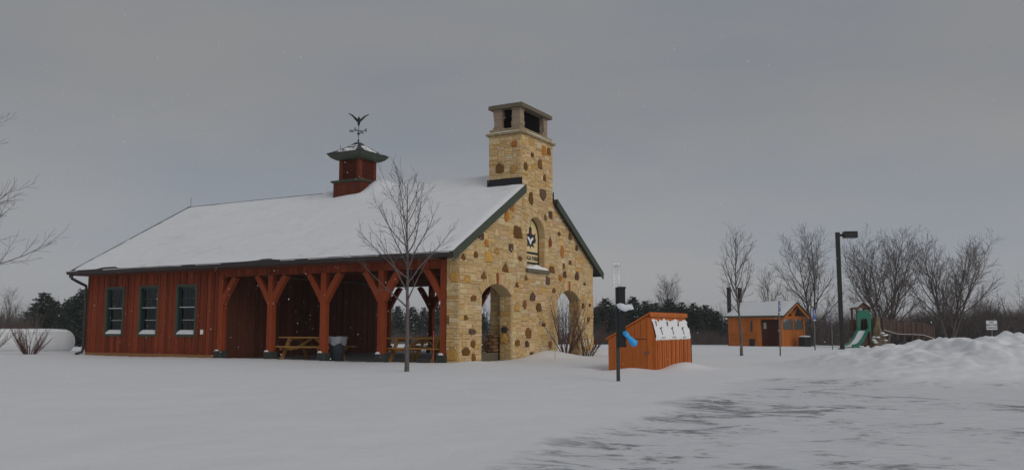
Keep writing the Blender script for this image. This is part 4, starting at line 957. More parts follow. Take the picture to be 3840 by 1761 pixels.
for (x, y, h, nm) in ((12.9, 32.5, .62, 'thin pale marker stake in snow in front of the lamp post'), (1.35, 26.9, .5, 'thin marker stake poking from the snow before the stone gable')):
    o = MB().tube([(0, 0, -.2), (.02, .01, h)], .008, 5).build('marker_stake', M['table']); o.location = (x, y, gz(x, y)); tag(o, nm, 'stake')

# ------------------------------------------------------------------ propane tank
tx, ty = -22.12, 38.0; tg = gz(tx, ty) - .07
tk = thing('propane_tank', 'white cylindrical propane tank lying in snow beside the pavilion', 'tank', (tx, ty, tg), R(12))
rr3, hl = .53, 1.95; prof = [(.01, -hl - rr3 * .8)] + [(rr3 * math.sin(t), -hl - rr3 * .8 * math.cos(t)) for t in [math.pi / 2 * i / 10 for i in range(1, 11)]]
prof += [(r_, -z) for r_, z in prof[::-1]]
MB().lathe(prof, 36, (0, 0, .50), 'x').build('shell', M['tank'], tk, smooth=True)
for s in (-1, 1): MB().box((s * 1.3 - .06, -.35, -.4), (s * 1.3 + .06, .35, .12)).build('saddle', M['concrete'], tk)
MB().lathe([(.20, 0), (.21, .10), (.17, .17), (.08, .21), (.01, .22)], 18, (-1.05, 0, 1.0)).build('valve_dome', M['tank'], tk, smooth=True)
P = []
for i in range(41):
    a = -hl - .15 + (2 * hl + .3) * i / 40; row = []
    for k in range(11):
        t = R(-38 + 76 * k / 10); e = min(1, 5 * min(k, 10 - k) / 10) * min(1, 6 * min(i, 40 - i) / 40)
        row.append((a, (rr3 + .004) * math.sin(t), .50 + (rr3 - (.035 if e == 0 else 0)) * math.cos(t) + .05 * e))
    P.append(row)
MB().grid(P).build('snow_cover', M['snow_fine'], tk, smooth=True)

# ------------------------------------------------------------------ restroom cabin
rx, ry = 21.6, 68.0; rg = gz(rx - .3, ry + 2.4); rz = 0
rc = thing('restroom_cabin', 'orange timber restroom cabin with porch and snowy gable roof', 'cabin', (rx, ry, rg), R(34.8))
RL, RW, RE, RA = 5.4, 3.0, 2.48, 3.62          # local x gable width, y long side; eave and apex heights
PY = 2.3                                       # porch runs y 0..PY, room PY..RL
sd_ = lambda y0, y1, z0, z1, x0=0.0, x1=.12: MB().box((x0, y0, z0), (x1, y1, z1))
MB().box((0.05, PY, -.3), (RW - .05, RL, RE)).build('room_block', M['orange2'], rc)
y = PY + .02
while y < RL - .02:                            # upper vertical boards
    y1 = min(y + .24, RL); MB().box((0.005, y + .008, 1.05), (.049, y1 - .008, RE - .02)).build('board', M['orange2'], rc); y = y1
z = -.2
while z < 1.02:
    MB().box((-.005, PY + .02, z + .006), (.049, RL, z + .195)).build('siding_board', M['orange2'], rc); z += .2
MB().box((-.03, PY, 1.0), (.049, RL + .02, 1.045)).build('belt_rail', M['orange2'], rc)
MB().box((-.03, RL - .1, -.2), (.06, RL + .05, RE)).build('corner_board', M['orange2'], rc)
MB().box((-.03, PY - .02, -.2), (.06, PY + .14, RE)).build('corner_board', M['orange2'], rc)
w = MB().box((-.03, 2.86, 1.15), (-.002, 3.14, 2.12)).build('window', M['orange2'], rc); MB().box((-.036, 2.90, 1.19), (-.031, 3.10, 2.08)).build('pane', M['sash'], w)
MB().box((-.04, 2.72, -.2), (-.006, 3.25, .62)).build('vent_grille', M['black'], rc)
for (x, y) in ((0, 0), (0, PY - .18), (RW - .18, 0), (RW / 2 - .06, 0)): MB().cbox((x, y, -.3), (x + (.18 if x != RW / 2 - .06 else .12), y + .18, RE), .01).build('porch_post', M['orange2'], rc)
MB().box((0.0, .181, RE - .28), (.16, PY - .181, RE - .02)).build('porch_beam', M['orange2'], rc); MB().box((.181, .01, RE - .26), (RW - .181, .16, RE - .0)).build('porch_beam', M['orange2'], rc)
x = .19
while x < RW - .2:
    x1 = min(x + .14, RW - .18); MB().box((x + .005, .05, .0), (x1 - .005, .10, 1.32)).build('picket', M['orange2'], rc); x = x1
MB().box((.181, .03, 1.322), (RW - .181, .15, 1.38)).build('half_wall_rail', M['orange2'], rc)
MB().box((.2, .075, 1.381), (RW - .2, .082, 2.0)).build('screen', M['screen'], rc)
MB().box((.3, PY - .03, .0), (1.15, PY - .002, 2.1)).build('door', M['inner'], rc)
MB().box((.05, PY - .02, .0), (RW - .1, PY - .001, RE)).build('porch_back', M['inner'], rc)
MB().box((.6, PY - .045, 1.45), (.95, PY - .035, 1.95)).build('notice_board', M['signwhite'], rc)
sl2 = (RA - RE) / (RW / 2 + .3)
def rprism(h0, h1, y0, y1, name, mat, x0=-.3, x1=RW / 2):
    for sgn in (0, 1):
        pp = [(x0, RE + h0), (x1, RA + h0), (x1, RA + h1), (x0, RE + h1)]
        if sgn: pp = [(RW - a, b) for a, b in pp][::-1]
        MB().prism([(a, y0, b) for a, b in pp], (0, y1 - y0, 0)).build(name, M[mat], rc)
rprism(-.10, .0, -.45, RL + .35, 'roof', 'green'); 
for sgn in (0, 1):
    P = []
    for i in range(31):
        row = []
        for k in range(13):
            t = k / 12; y = -.42 + (RL + .72) * i / 30; x = -.26 + (RW / 2 + .26) * t; e = min(1, 4 * min(i, 30 - i) / 10, 5 * t + .1)
            row.append(((RW - x) if sgn else x, y, RE + sl2 * (x + .3) + .005 + (.10 + .03 * mnoise.noise(Vector((x * 2, y * 1.5, sgn)))) * e))
        P.append(row)
    MB().grid(P).build('roof_snow', M['snow_fine'], rc, smooth=True)
MB().prism([(.0, .3, RE), (RW, .3, RE), (RW / 2, .3, RA - .12)][::-1], (0, .06, 0)).build('gable_panel', M['inner'], rc)
rprism(-.26, -.105, -.4, -.28, 'rake_board', 'orange2', x0=-.1)
for sgn in (-1, 1): MB().bar((RW / 2 + sgn * .05, .05, RE - .0), (RW / 2 + sgn * .5, .05, RE + .62), .10, .10).build('truss_strut', M['orange2'], rc)
MB().bar((RW / 2, .05, RE), (RW / 2, .05, RA - .2), .1, .1, (1, 0, 0)).build('king_post', M['orange2'], rc)
for x, y in ((.35, RL + .22), (1.75, RL + .22)):
    MB().lathe([(.18, 0), (.18, 4.92), (.19, 4.93), (.19, 4.98)], 16, (x, y, 0)).build('vent_pipe', M['lamp'], rc, smooth=False)
bx_ = thing('litter_bin', 'dark litter bin with snow on top against the cabin half wall', 'bin', (rx + 1.9, ry + .25, gz(rx + 1.9, ry + .3)), R(34.8))
MB().cbox((-.42, -.3, -.1), (.42, .3, .78), .03).build('bin_body', M['black'], bx_); snow_patch('snow_cap', -.45, .45, -.32, .32, .785, .10, bx_, n=8, seed=50)

# ------------------------------------------------------------------ playground
PX, PYY = 22.95, 56.0; pg = gz(PX, PYY)
ps = thing('play_structure', 'playground tower with green slide, rocky climber and timber bridge', 'playground', (PX, PYY, 0), 0)
for sx in (-1, 1):
    for sy in (-1, 1): MB().cbox((sx * .40 - .055, sy * .42 - .22, pg - .2), (sx * .40 + .055, sy * .42 - .11, 2.30), .01).build('tower_post', M['playroof'], ps)
MB().box((-.5, -.62, .72), (.5, .62, .80)).build('deck', M['playwood'], ps)
for sgn in (-1, 1):
    MB().prism([(0, -.8, 2.70), (sgn * .50, -.8, 2.27), (sgn * .50, -.8, 2.20), (0, -.8, 2.62)][::-sgn], (0, 1.1, 0)).build('roof_panel', M['playroof'], ps)
    MB().prism([(sgn * .04, -.72, 2.72), (sgn * .42, -.72, 2.39), (sgn * .42, -.72, 2.34), (sgn * .04, -.72, 2.665)][::-sgn], (0, .95, 0)).build('roof_snow', M['snow_fine'], ps)
MB().prism([(-.45, -.66, 2.28), (.45, -.66, 2.28), (0, -.66, 2.60)][::-1], (0, .05, 0)).build('gable_panel', M['playwood'], ps)
MB().box((-.44, .5, .8), (.44, .54, 1.55)).build('rail_panel', M['playwood'], ps); MB().box((.47, -.5, .8), (.51, .5, 1.6)).build('rail_panel', M['playwood'], ps)
MB().box((-.44, -.5, -.1), (.44, -.46, .70)).build('skirt_panel', M['playdark'], ps)
# slide: hood then chute coming down towards the camera side and left
hd = MB()
hd.prism([(-.44, -.72, .80), (-.27, -.72, .80), (-.20, -.72, 1.62), (.20, -.72, 1.62), (.27, -.72, .80), (.44, -.72, .80), (.44, -.72, 1.92), (.32, -.72, 2.14), (-.32, -.72, 2.14), (-.44, -.72, 1.92)], (0, .10, 0))
hd.build('slide_hood', M['slide'], ps)
path = [(-.02, -.7, .86), (-.28, -1.0, .72), (-.80, -1.55, .20), (-1.25, -2.05, pg + .20), (-1.6, -2.4, pg + .10), (-1.95, -2.75, pg + .08)]
ch_ = MB(); bed = MB(); W2 = .30
for off, wid, hh in ((-W2, .07, .22), (W2, .07, .22)):
    dvec = Vector((-.6, -.8, 0)).normalized(); sidev = Vector((.8, -.6, 0)) * 0 + Vector((dvec.y, -dvec.x, 0))
    pts2 = [Vector(p) + sidev * off + Vector((0, 0, .08)) for p in path]
    for a, b in zip(pts2[:-1], pts2[1:]): ch_.bar(a, b, wid, hh, ext=.02)
for a, b in zip(path[:-1], path[1:]): ch_.bar(a, b, .56, .04, ext=.015); 
for a, b in zip(path[1:-1], path[2:]): bed.bar(Vector(a) + Vector((0, 0, .06)), Vector(b) + Vector((0, 0, .06)), .46, .06, ext=.015)
sld = ch_.build('slide_chute', M['slide'], ps); bed.build('slide_snow', M['snow_fine'], sld)
# rocky climber
rk = MB(); P = []
for i in range(15):
    z = pg - .2 + i * .16; row = []
    for k in range(21):
        t = 2 * math.pi * (k % 20) / 20; r_ = (.62 - .028 * i) * (1 + .42 * mnoise.noise(Vector((math.cos(t) * 1.6, math.sin(t) * 1.6, z * 1.3 + 4))))
        row.append((1.05 + r_ * math.cos(t), -.1 + r_ * .9 * math.sin(t), z))
    P.append(row)
rk.grid(P).build('rock_climber', M['rock'], ps, smooth=False)
for i in range(9):
    a = rng.uniform(0, 6.28); r_ = rng.uniform(.3, .6); m = MB(); xx, yy = 1.05 + r_ * math.cos(a), -.4 + r_ * .5 * math.sin(a)
    m.lathe([(.02, -.04), (.16, 0), (.13, .05), (.01, .08)], 9, (xx, yy - .2, pg + rng.uniform(.1, 1.0))).build('snow_clump', M['snow_fine'], ps, smooth=True)
bm2 = MB()
bp = [(1.40, 1.62), (2.32, 1.36), (2.75, 1.34), (3.29, 1.33), (3.64, 1.31), (4.0, 1.29), (4.7, 1.06)]
for x, zt in bp: MB().cbox((x - .05, -.35, pg - .2), (x + .05, -.25, zt + .12), .008).build('bridge_post', M['playdark'], ps)
for (x0, z0), (x1, z1) in zip(bp[:-1], bp[1:]):
    pn = bpy.data.objects.new('rail_panel', None); col.objects.link(pn); pn.parent = ps
    MB().bar((x0 + .05, -.3, z0), (x1 - .05, -.3, z1), .05, .05).build('rail', M['playwood'], pn); MB().bar((x0 + .05, -.3, z0 - .72), (x1 - .05, -.3, z1 - .72), .06, .09).build('rail', M['playwood'], pn)
    n = max(3, int((x1 - x0) / .085))
    for i in range(1, n):
        x = x0 + (x1 - x0) * i / n; zt = z0 + (z1 - z0) * i / n; MB().box((x - .026, -.315, zt - .67), (x + .026, -.285, zt - .03)).build('picket', M['playwood'], pn)
    MB().bar((x0, -.05, z0 - .78), (x1, -.05, z1 - .78), .6, .05).build('bridge_deck', M['playwood'], ps)
    MB().bar((x0, -.36, z0 - .75), (x1, -.36, z1 - .75), .05, .018).build('deck_snow', M['snow_fine'], ps)
for x in (2.5, 2.85): MB().tube([(x, .1, .6), (x, .1, 1.55), (x + .06, .1, 1.70), (x + .16, .1, 1.75), (x + .27, .1, 1.7), (x + .32, .1, 1.55), (x + .32, .1, .6)], .022, 6).build('hoop_rail', M['playwood'], ps)
for (x, y, s, nm) in ((24.9, 54.6, .38, 'dark boulder half buried in snow under the play bridge'), (25.75, 54.4, .30, 'tan boulder beside the dark one under the play bridge')):
    m = MB(); P = []
    for i in range(9):
        ph = math.pi * i / 8; row = []
        for k in range(13):
            t = 2 * math.pi * (k % 12) / 12; q = Vector((math.sin(ph) * math.cos(t), math.sin(ph) * math.sin(t), math.cos(ph))); row.append(q * s * (1 + .35 * mnoise.noise(q * 1.5 + Vector((x, 0, 0)))))
        P.append(row)
    o = m.grid(P).build('boulder', M['flash'] if s > .35 else M['log_end']); o.location = (x, y, gz(x, y) + s * .45); tag(o, nm, 'boulder')

# ------------------------------------------------------------------ bare trees
def rot_about(d, ang, az):
    d = d.normalized(); a = d.orthogonal().normalized(); b = d.cross(a); q = a * math.cos(az) + b * math.sin(az)
    return (d * math.cos(ang) + q * math.sin(ang)).normalized()
def grow(rg_, p, d, L, r0, lvl, S, acc):
    n = S['seg'][lvl]; pts = [p.copy()]; rads = [r0]; d = d.normalized(); tip = max(S['tip'], r0 * S['taper'][lvl])
    for i in range(n):
        d = d + Vector((rg_.gauss(0, 1), rg_.gauss(0, 1), rg_.gauss(0, 1))) * S['jit'][lvl] + Vector((0, 0, S['up'][lvl])); d.normalize()
        p = p + d * (L / n); pts.append(p.copy()); t = (i + 1) / n; rads.append(r0 + (tip - r0) * t ** .85)
    acc.append((lvl, pts, rads))
    if lvl + 1 >= len(S['seg']): return
    nc = max(1, int(round(S['n'][lvl] * (L / S['L'][lvl] if lvl else 1) * rg_.uniform(.8, 1.2)))); az = rg_.uniform(0, 6.28)
    for c in range(nc):
        t = S['start'][lvl] + (.98 - S['start'][lvl]) * (c + rg_.uniform(.1, .9)) / nc; x = t * n; i = min(int(x), n - 1); f = x - i
        q = pts[i].lerp(pts[i + 1], f); dd = (pts[i + 1] - pts[i]).normalized(); az += 2.399 + rg_.uniform(-.4, .4)
        prof = S['prof'][lvl](t); cl_ = S['L'][lvl + 1] * prof * rg_.uniform(.75, 1.2); rr_ = min(rads[i] * .72, S['r'][lvl + 1] * (.5 + .5 * prof))
        grow(rg_, q, rot_about(dd, S['ang'][lvl] * rg_.uniform(.75, 1.25) * (1.15 - .4 * t), az), cl_, rr_, lvl + 1, S, acc)
def tree_meshes(seed, S, bark, twig, lean=(0, 0), stems=1, spread=.0):
    rg_ = random.Random(seed); acc = []
    for s in range(stems):
        d = Vector((lean[0], lean[1], 1))
        if stems > 1: d = d + Vector((math.cos(6.28 * s / stems + seed), math.sin(6.28 * s / stems + seed), 0)) * spread * rg_.uniform(.5, 1.15)
        grow(rg_, Vector((0, 0, -.15)), d, S['L'][0] * rg_.uniform(.88, 1.0) if stems > 1 else S['L'][0], S['r'][0], 0, S, acc)
    a, b = MB(), MB()
    for lvl, pts, rads in acc:
        if lvl < 2: a.tube(pts, rads, 8 if lvl == 0 else 5, cap=False)
        else: b.tube(pts, rads, 3, cap=False)
    return a.mesh('trunk', M[bark], True), b.mesh('crown', M[twig], False)
def place_tree(ms, x, y, label, group=None, sc=1.0, rz=0.0, name='bare_tree', cat='tree', dz=0.0):
    t = thing(name, label, cat, (x, y, gz(x, y) + dz), rz, group); t.scale = (sc, sc, sc)
    link('trunk', ms[0], t); link('crown', ms[1], t); return t
YOUNG = dict(seg=(14, 8, 5, 3), L=(4.7, 1.75, .62, .25), r=(.062, .022, .008, .0045), n=(18, 7, 4), start=(.33, .22, .15), ang=(.80, .62, .6), jit=(.028, .07, .10, .14), up=(.02, .085, .05, .03), taper=(.08, .2, .4, .6), tip=.0032, prof=(lambda t: 1.0 if t < .55 else max(.25, 1.0 - (t - .55) * 1.55), lambda t: 1 - .45 * t, lambda t: 1 - .3 * t))
place_tree(tree_meshes(21, YOUNG, 'bark_young', 'twig'), -2.49, 20.19, 'slender young bare tree standing in snow in front of the pavilion', 'young bare trees', rz=.4)
EDGE = dict(YOUNG); EDGE.update(L=(5.4, 2.5, .9, .32), n=(26, 10, 5), ang=(1.05, .62, .6), up=(.02, .05, .05, .03), start=(.27, .2, .15), prof=(lambda t: 1.05 if t < .6 else max(.3, 1.05 - (t - .6) * 1.6), lambda t: 1 - .45 * t, lambda t: 1 - .3 * t))
place_tree(tree_meshes(31, EDGE, 'bark_young', 'twig'), -11.15, 15.4, 'bare tree left of the pavilion, reaching over the propane tank', None, rz=.9, sc=.90)
SM = dict(YOUNG); SM.update(L=(4.55, 1.5, .55, .25), n=(20, 7, 4), start=(.36, .2, .15), ang=(.7, .6, .6))
place_tree(tree_meshes(44, SM, 'bark_young', 'twig'), 8.54, 31.69, 'young bare tree standing in front of the orange cabin', 'young bare trees', rz=1.7)
VASE = dict(seg=(10, 7, 5, 4, 2), L=(6.6, 3.0, 1.25, .65, .3), r=(.12, .05, .020, .010, .006), n=(13, 8, 6, 3), start=(.12, .15, .1, .1), ang=(.62, .55, .55, .6), jit=(.03, .06, .09, .1, .12), up=(.035, .07, .06, .05, .03), taper=(.1, .2, .3, .5, .8), tip=.006, prof=(lambda t: 1.0 if t < .4 else max(.3, 1.15 - (t - .3) * .95), lambda t: 1 - .4 * t, lambda t: 1 - .3 * t, lambda t: 1))
V2 = dict(VASE); V2.update(n=(13, 8, 6, 3), L=(7.2, 3.2, 1.3, .65, .3))
vase_a = tree_meshes(52, VASE, 'bark', 'twig', stems=4, spread=.30)
vase_b = tree_meshes(58, VASE, 'bark', 'twig', stems=4, spread=.40)
place_tree(vase_a, 28.6, 65.0, 'dense many-stemmed bare tree directly behind the play tower', 'large bare trees behind the playground', sc=1.18)
place_tree(vase_b, 33.9, 66.0, 'broad bare tree with dark forked trunks behind the play bridge', 'large bare trees behind the playground', sc=1.14, rz=.6)
place_tree(tree_meshes(63, V2, 'bark', 'twig', stems=2, spread=.10), 26.2, 74.0, 'bare tree rising beside the gable of the orange cabin', None, sc=1.20, rz=2.0)
TH = dict(V2); TH.update(n=(10, 6, 5, 3), L=(5.8, 2.3, 1.0, .5, .3))
thin = tree_meshes(71, TH, 'bark', 'twig')
place_tree(thin, 23.9, 78.0, 'small bare tree showing above the cabin roof ridge', None, sc=1.08)
far_t = tree_meshes(77, V2, 'bark', 'twig', stems=2, spread=.2)
place_tree(far_t, 20.6, 112.0, 'lone bare tree rising above the pine row behind the shed', None, sc=1.12)
place_tree(thin, -66.0, 112.0, 'bare tree beyond the propane tank, left of the pines', None, sc=1.15, rz=1.0)
SCR = dict(V2); SCR.update(jit=(.10, .12, .14, .15, .15), up=(.0, .03, .04, .03, .03), n=(7, 6, 5, 3), L=(4.6, 2.4, 1.0, .5, .25), r=(.08, .04, .02, .012, .008))
place_tree(tree_meshes(83, SCR, 'bark', 'twig', lean=(.75, 0), stems=2, spread=.3), 36.3, 64.0, 'scraggly leaning bare tree behind the white warning sign', None, sc=1.05)
place_tree(tree_meshes(86, SCR, 'bark', 'twig', lean=(-.15, 0), stems=3, spread=.45), 37.0, 66.5, 'low spreading bare tree between the broad tree and warning sign', None, sc=.85)
place_tree(tree_meshes(88, SCR, 'bark', 'twig', lean=(-.1, 0), stems=3, spread=.4), 43.4, 68.0, 'bare tree at the end of the thicket past the warning sign', None, sc=.95)

# ------------------------------------------------------------------ shrubs
def shrub(x, y, h, n, spread, seed, label, group, lean=(0, 0)):
    rg_ = random.Random(seed); t = thing('shrub', label, 'shrub', (x, y, gz(x, y)), 0, group)
    a = MB(); b = MB()
    for i in range(n):
        an = rg_.uniform(0, 6.28); p = Vector((math.cos(an) * .12, math.sin(an) * .12, -.1)); d = Vector((math.cos(an) * spread * rg_.uniform(.3, 1.2) + lean[0], math.sin(an) * spread * rg_.uniform(.3, 1.2) + lean[1], 1)); L = h * rg_.uniform(.6, 1.1)
        pts = [p.copy()]
        for k in range(6): d = (d + Vector((rg_.gauss(0, .09), rg_.gauss(0, .09), .03))).normalized(); p = p + d * (L / 6); pts.append(p.copy())
        a.tube(pts, [.014, .013, .012, .010, .008, .006, .004], 4, cap=False)
        for c in range(7):
            k = rg_.randint(1, 5); q = pts[k].lerp(pts[k + 1], rg_.random()); dd = rot_about(pts[k + 1] - pts[k], rg_.uniform(.35, .8), rg_.uniform(0, 6.28)); l = rg_.uniform(.15, .5) * L * .5
            b.tube([q, q + dd * l * .5 + Vector((0, 0, .02)), q + dd * l + Vector((0, 0, .06))], [.005, .004, .0025], 3, cap=False)
    link('stems', a.mesh('stems', M['shrub'], True), t); link('twigs', b.mesh('twigs', M['shrub']), t, kind='stuff')
g_ = 'bare red-twigged shrubs by the stone gable'
c_ = B(5.6, -.75); shrub(c_.x, c_.y, 2.15, 24, .62, 1, 'tall bare reddish shrub against the stone between the two arches', g_)
c_ = B(7.7, -.6); shrub(c_.x, c_.y, 1.75, 18, .6, 2, 'bare reddish shrub in front of the far stone arch', g_)
c_ = B(9.9, -1.5); shrub(c_.x, c_.y, 1.2, 12, .45, 3, 'small dark bare shrub between the stone gable and the shed', g_)
shrub(-18.4, 32.5, 1.3, 44, .85, 4, 'rounded bare shrub in front of the white propane tank', 'bare shrubs by the propane tank')
shrub(-20.6, 33.4, 1.35, 36, .85, 5, 'bare shrub by the valve end of the propane tank', 'bare shrubs by the propane tank')

# ------------------------------------------------------------------ pines
def pine_mesh(seed, h=7.0, rad=2.3):
    rg_ = random.Random(seed); a = MB(); a.tube([(0, 0, -.2), (.05, 0, h * .5), (0, .03, h * .96)], [.16, .1, .02], 6, cap=False); vs = []; fs = []
    z = .35
    while z < h * .97:
        t = z / h; R_ = rad * (min(1, .75 + t * 1.2) if t < .25 else (1 - ((t - .25) / .75) ** 1.35) * 1.0 + .10) * rg_.uniform(.75, 1.15)
        nb = rg_.randint(6, 8); az = rg_.uniform(0, 6.28)
        for k in range(nb):
            an = az + 6.283 * k / nb + rg_.uniform(-.3, .3); L = R_ * rg_.uniform(.6, 1.18); rise = rg_.uniform(.05, .35) * L; m = max(3, int(L / .10))
            for i in range(m):
                f = (i + rg_.random()) / m
                if f < .12: continue
                c = Vector((math.cos(an) * L * f, math.sin(an) * L * f, z + rise * f * f - .10 * L * f)) + Vector((rg_.gauss(0, .10), rg_.gauss(0, .10), rg_.gauss(0, .07))) * (1.3 - .5 * f)
                for q in range(5):
                    d = Vector((math.cos(an) * .7 + rg_.gauss(0, .7), math.sin(an) * .7 + rg_.gauss(0, .7), rg_.gauss(.35, .5))).normalized(); l = rg_.uniform(.18, .34); s_ = d.orthogonal().normalized(); s_ = (s_ * math.cos(rg_.random() * 3) + d.cross(s_) * math.sin(rg_.random() * 3)) * .07
                    o = len(vs); vs += [c - s_, c + s_, c + d * l]; fs.append((o, o + 1, o + 2))
        z += rg_.uniform(.26, .40)
    b = MB(); b.add(vs, fs); return a.mesh('trunk', M['bark'], True), b.mesh('crown', M['needle'])
pines = [pine_mesh(101, 7.0, 2.2), pine_mesh(102, 6.4, 2.6), pine_mesh(103, 7.4, 1.9)]
pr = random.Random(9)
def px2x(px, d): return (px - 1920) / 3184.0 * d
def pine(px, d, ytop, k, label, group):
    x = px2x(px, d); g = gz(x, d); zt = CAM_H + (1225 - ytop) / 3165.0 * d; ms = pines[k % 3]; h0 = (7.0, 6.4, 7.4)[k % 3]; sc = (zt - g) / h0
    t = place_tree(ms, x, d, label, group, sc=1.0, rz=pr.uniform(0, 6.28), name='pine_tree'); t.scale = (sc * pr.uniform(1.0, 1.25),) * 2 + (sc,)
GL = 'pines beyond the propane tank'; LL = 'dark pine in the row beyond the white propane tank'
for px, d, yt, k in ((158, 76, 1090, 0), (205, 80, 1128, 1), (250, 78, 1122, 1), (302, 74, 1084, 1), (345, 80, 1095, 0), (125, 82, 1140, 1), (232, 72, 1165, 1), (395, 82, 1105, 2), (180, 84, 1112, 1), (275, 82, 1108, 1), (322, 73, 1140, 0)): pine(px, d, yt, k, LL, GL)
GM = 'pines seen through the pavilion'; LM = 'hazy pine seen through the open bays of the pavilion'
for px, d, yt, k in ((1440, 118, 1150, 1), (1490, 124, 1142, 0), (1545, 120, 1150, 1), (1590, 126, 1148, 2), (1640, 120, 1140, 1), (1690, 124, 1150, 0), (1750, 122, 1165, 1), (1810, 124, 1172, 2), (1860, 120, 1168, 1), (1910, 122, 1175, 0), (1960, 120, 1180, 1)): pine(px, d, yt, k, LM, GM)
GR = 'pines behind the shed'; LR = 'dark snow-dusted pine in the row behind the orange shed'
for px, d, yt, k in ((2215, 96, 1135, 0), (2272, 100, 1118, 1), (2325, 96, 1130, 2), (2375, 102, 1112, 1), (2420, 97, 1122, 0), (2462, 103, 1135, 1), (2512, 98, 1120, 1), (2560, 104, 1128, 2), (2602, 96, 1135, 1), (2648, 100, 1138, 0), (2690, 97, 1165, 1), (2722, 104, 1195, 2), (2765, 100, 1175, 2), (2785, 96, 1215, 1), (2240, 108, 1150, 1), (2490, 108, 1150, 1), (2580, 110, 1150, 0), (2300, 110, 1138, 2), (2350, 108, 1132, 0), (2440, 111, 1134, 2), (2535, 112, 1140, 1), (2625, 110, 1146, 2), (2670, 110, 1158, 1), (2230, 94, 1160, 2)): pine(px, d, yt, k, LR, GR)

# ------------------------------------------------------------------ brush and far woods
def thicket(name, rects, n, h0, h1, w, seed, label, mat='brush'):
    rg_ = random.Random(seed); vs = []; fs = []
    for (p0, p1, d0, d1, wt) in rects:
        for i in range(int(n * wt)):
            px = rg_.uniform(p0, p1); d = rg_.uniform(d0, d1); x = px2x(px, d); hh = rg_.uniform(h0, h1) * (.8 + .5 * (mnoise.noise(Vector((px * .012, d * .2, seed))) + .3)); dx = rg_.gauss(0, .22); dy = rg_.gauss(0, .2)
            base = Vector((x, d, -.016 * max(0, min(math.hypot(x, d), 132) - 42) - .1)); mid = base + Vector((dx * hh * .4, dy * hh * .4, hh * .55)); tip = base + Vector((dx * hh, dy * hh, hh))
            o = len(vs)
            for k in range(3): a = 2.094 * k; vs.append(base + Vector((math.cos(a) * w, math.sin(a) * w, 0)))
            for k in range(3): a = 2.094 * k; vs.append(mid + Vector((math.cos(a) * w * .65, math.sin(a) * w * .65, 0)))
            vs.append(tip)
            for k in range(3): j = (k + 1) % 3; fs.append((o + k, o + j, o + 3 + j, o + 3 + k)); fs.append((o + 3 + k, o + 3 + j, o + 6))
            for b in range(4):   # side twigs
                q = base.lerp(tip, rg_.uniform(.3, .9)); l = hh * rg_.uniform(.12, .3); an = rg_.uniform(0, 6.28); e = q + Vector((math.cos(an) * l * .6, math.sin(an) * l * .6, l)); s_ = Vector((-math.sin(an), math.cos(an), 0)) * w * .45; o = len(vs)
                vs += [q - s_, q + s_, q + Vector((0, 0, w)), e]; fs += [(o, o + 1, o + 3), (o + 1, o + 2, o + 3), (o + 2, o, o + 3)]
    o = MB().add(vs, fs).build(name, M[mat]); return tag(o, label, 'thicket', kind='stuff')
thicket('far_thicket', [(2960, 4150, 82, 125, 1.0), (3440, 4150, 78, 100, .5), (3600, 4150, 74, 90, .25)], 10500, 2.2, 3.9, .022, 5, 'tangled brown thicket closing the field behind the playground')
thicket('low_brush', [(2180, 2800, 84, 95, .8), (1400, 2180, 95, 112, .6)], 4200, .7, 1.9, .018, 6, 'low purplish brush at the foot of the pine row')
thicket('left_thicket', [(-350, 420, 86, 118, .8), (-350, 140, 66, 90, .4)], 4800, 1.8, 3.4, .02, 8, 'dull brown thicket beyond the propane tank')
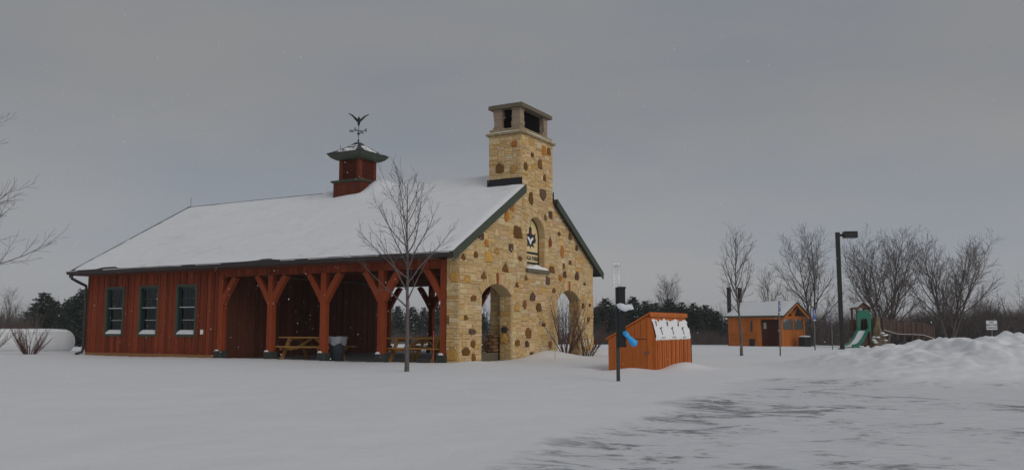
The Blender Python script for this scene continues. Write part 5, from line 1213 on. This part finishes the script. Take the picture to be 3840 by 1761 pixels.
def wood_line():
    rg_ = random.Random(15); m = MB()
    for i in range(1100):
        px = rg_.uniform(-3000, 4800); d = rg_.uniform(150, 210); x = px2x(px, d); h = rg_.uniform(5, 8.5) * (1.0 if px < 2950 else .72)
        z0 = -.016 * 90 - .002 * max(0, math.hypot(x, d) - 132) - .2; p = Vector((x, d, z0)); m.tube([p, p + Vector((rg_.gauss(0, .2), 0, h * .6)), p + Vector((rg_.gauss(0, .4), 0, h))], [.10, .07, .015], 3, cap=False)
        for k in range(16):
            t = rg_.uniform(.25, .95); q = p + Vector((0, 0, h * t)); an = rg_.uniform(0, 6.28); l = rg_.uniform(.8, 2.2) * (1.15 - t); m.tube([q, q + Vector((math.cos(an) * l * .6, math.sin(an) * l * .6, l))], [.035, .012], 3, cap=False)
    o = m.build('far_woods', M['brush']); tag(o, 'distant bare woods along the horizon', 'woods', kind='stuff')
wood_line()

# ------------------------------------------------------------------ falling snow
fr_ = random.Random(77); fv = MB()
for i in range(1100):
    d = fr_.uniform(7, 24); px = fr_.uniform(0, 3840); x = px2x(px, d); z = fr_.uniform(.2, 4.6); s_ = fr_.uniform(.0025, .0065); c = Vector((x, d, z))
    v, u = toB(x, d)
    if -.8 < v < W_ + 1 and -.4 < u < L_ + 1: continue
    ax = Vector((fr_.gauss(0, 1), fr_.gauss(0, 1), fr_.gauss(0, 1))).normalized(); b = ax.orthogonal().normalized(); cc_ = ax.cross(b)
    fv.add([c + ax * s_ * 1.6, c - ax * s_ * 1.6, c + b * s_, c - b * s_, c + cc_ * s_, c - cc_ * s_], [(0, 2, 4), (0, 4, 3), (0, 3, 5), (0, 5, 2), (1, 4, 2), (1, 3, 4), (1, 5, 3), (1, 2, 5)])
o = fv.build('falling_snow', M['snow_fine']); tag(o, 'small white snowflakes drifting down through the air', 'snowflakes', kind='stuff')

# ------------------------------------------------------------------ thin snowy air
hz = MB().box((-930, -930, -4.2), (930, 930, 14)).build('haze', bpy.data.materials.new('snowy_air')); hm = hz.data.materials[0]; hm.use_nodes = True
nt = hm.node_tree; nt.nodes.remove(nt.nodes['Principled BSDF']); pv = nt.nodes.new('ShaderNodeVolumePrincipled')
pv.inputs['Color'].default_value = (0.9, 0.92, 0.95, 1); pv.inputs['Density'].default_value = 0.0006; nt.links.new(pv.outputs[0], nt.nodes['Material Output'].inputs['Volume'])
tag(hz, 'thin grey snowy air hanging over the whole park', 'haze', kind='stuff')
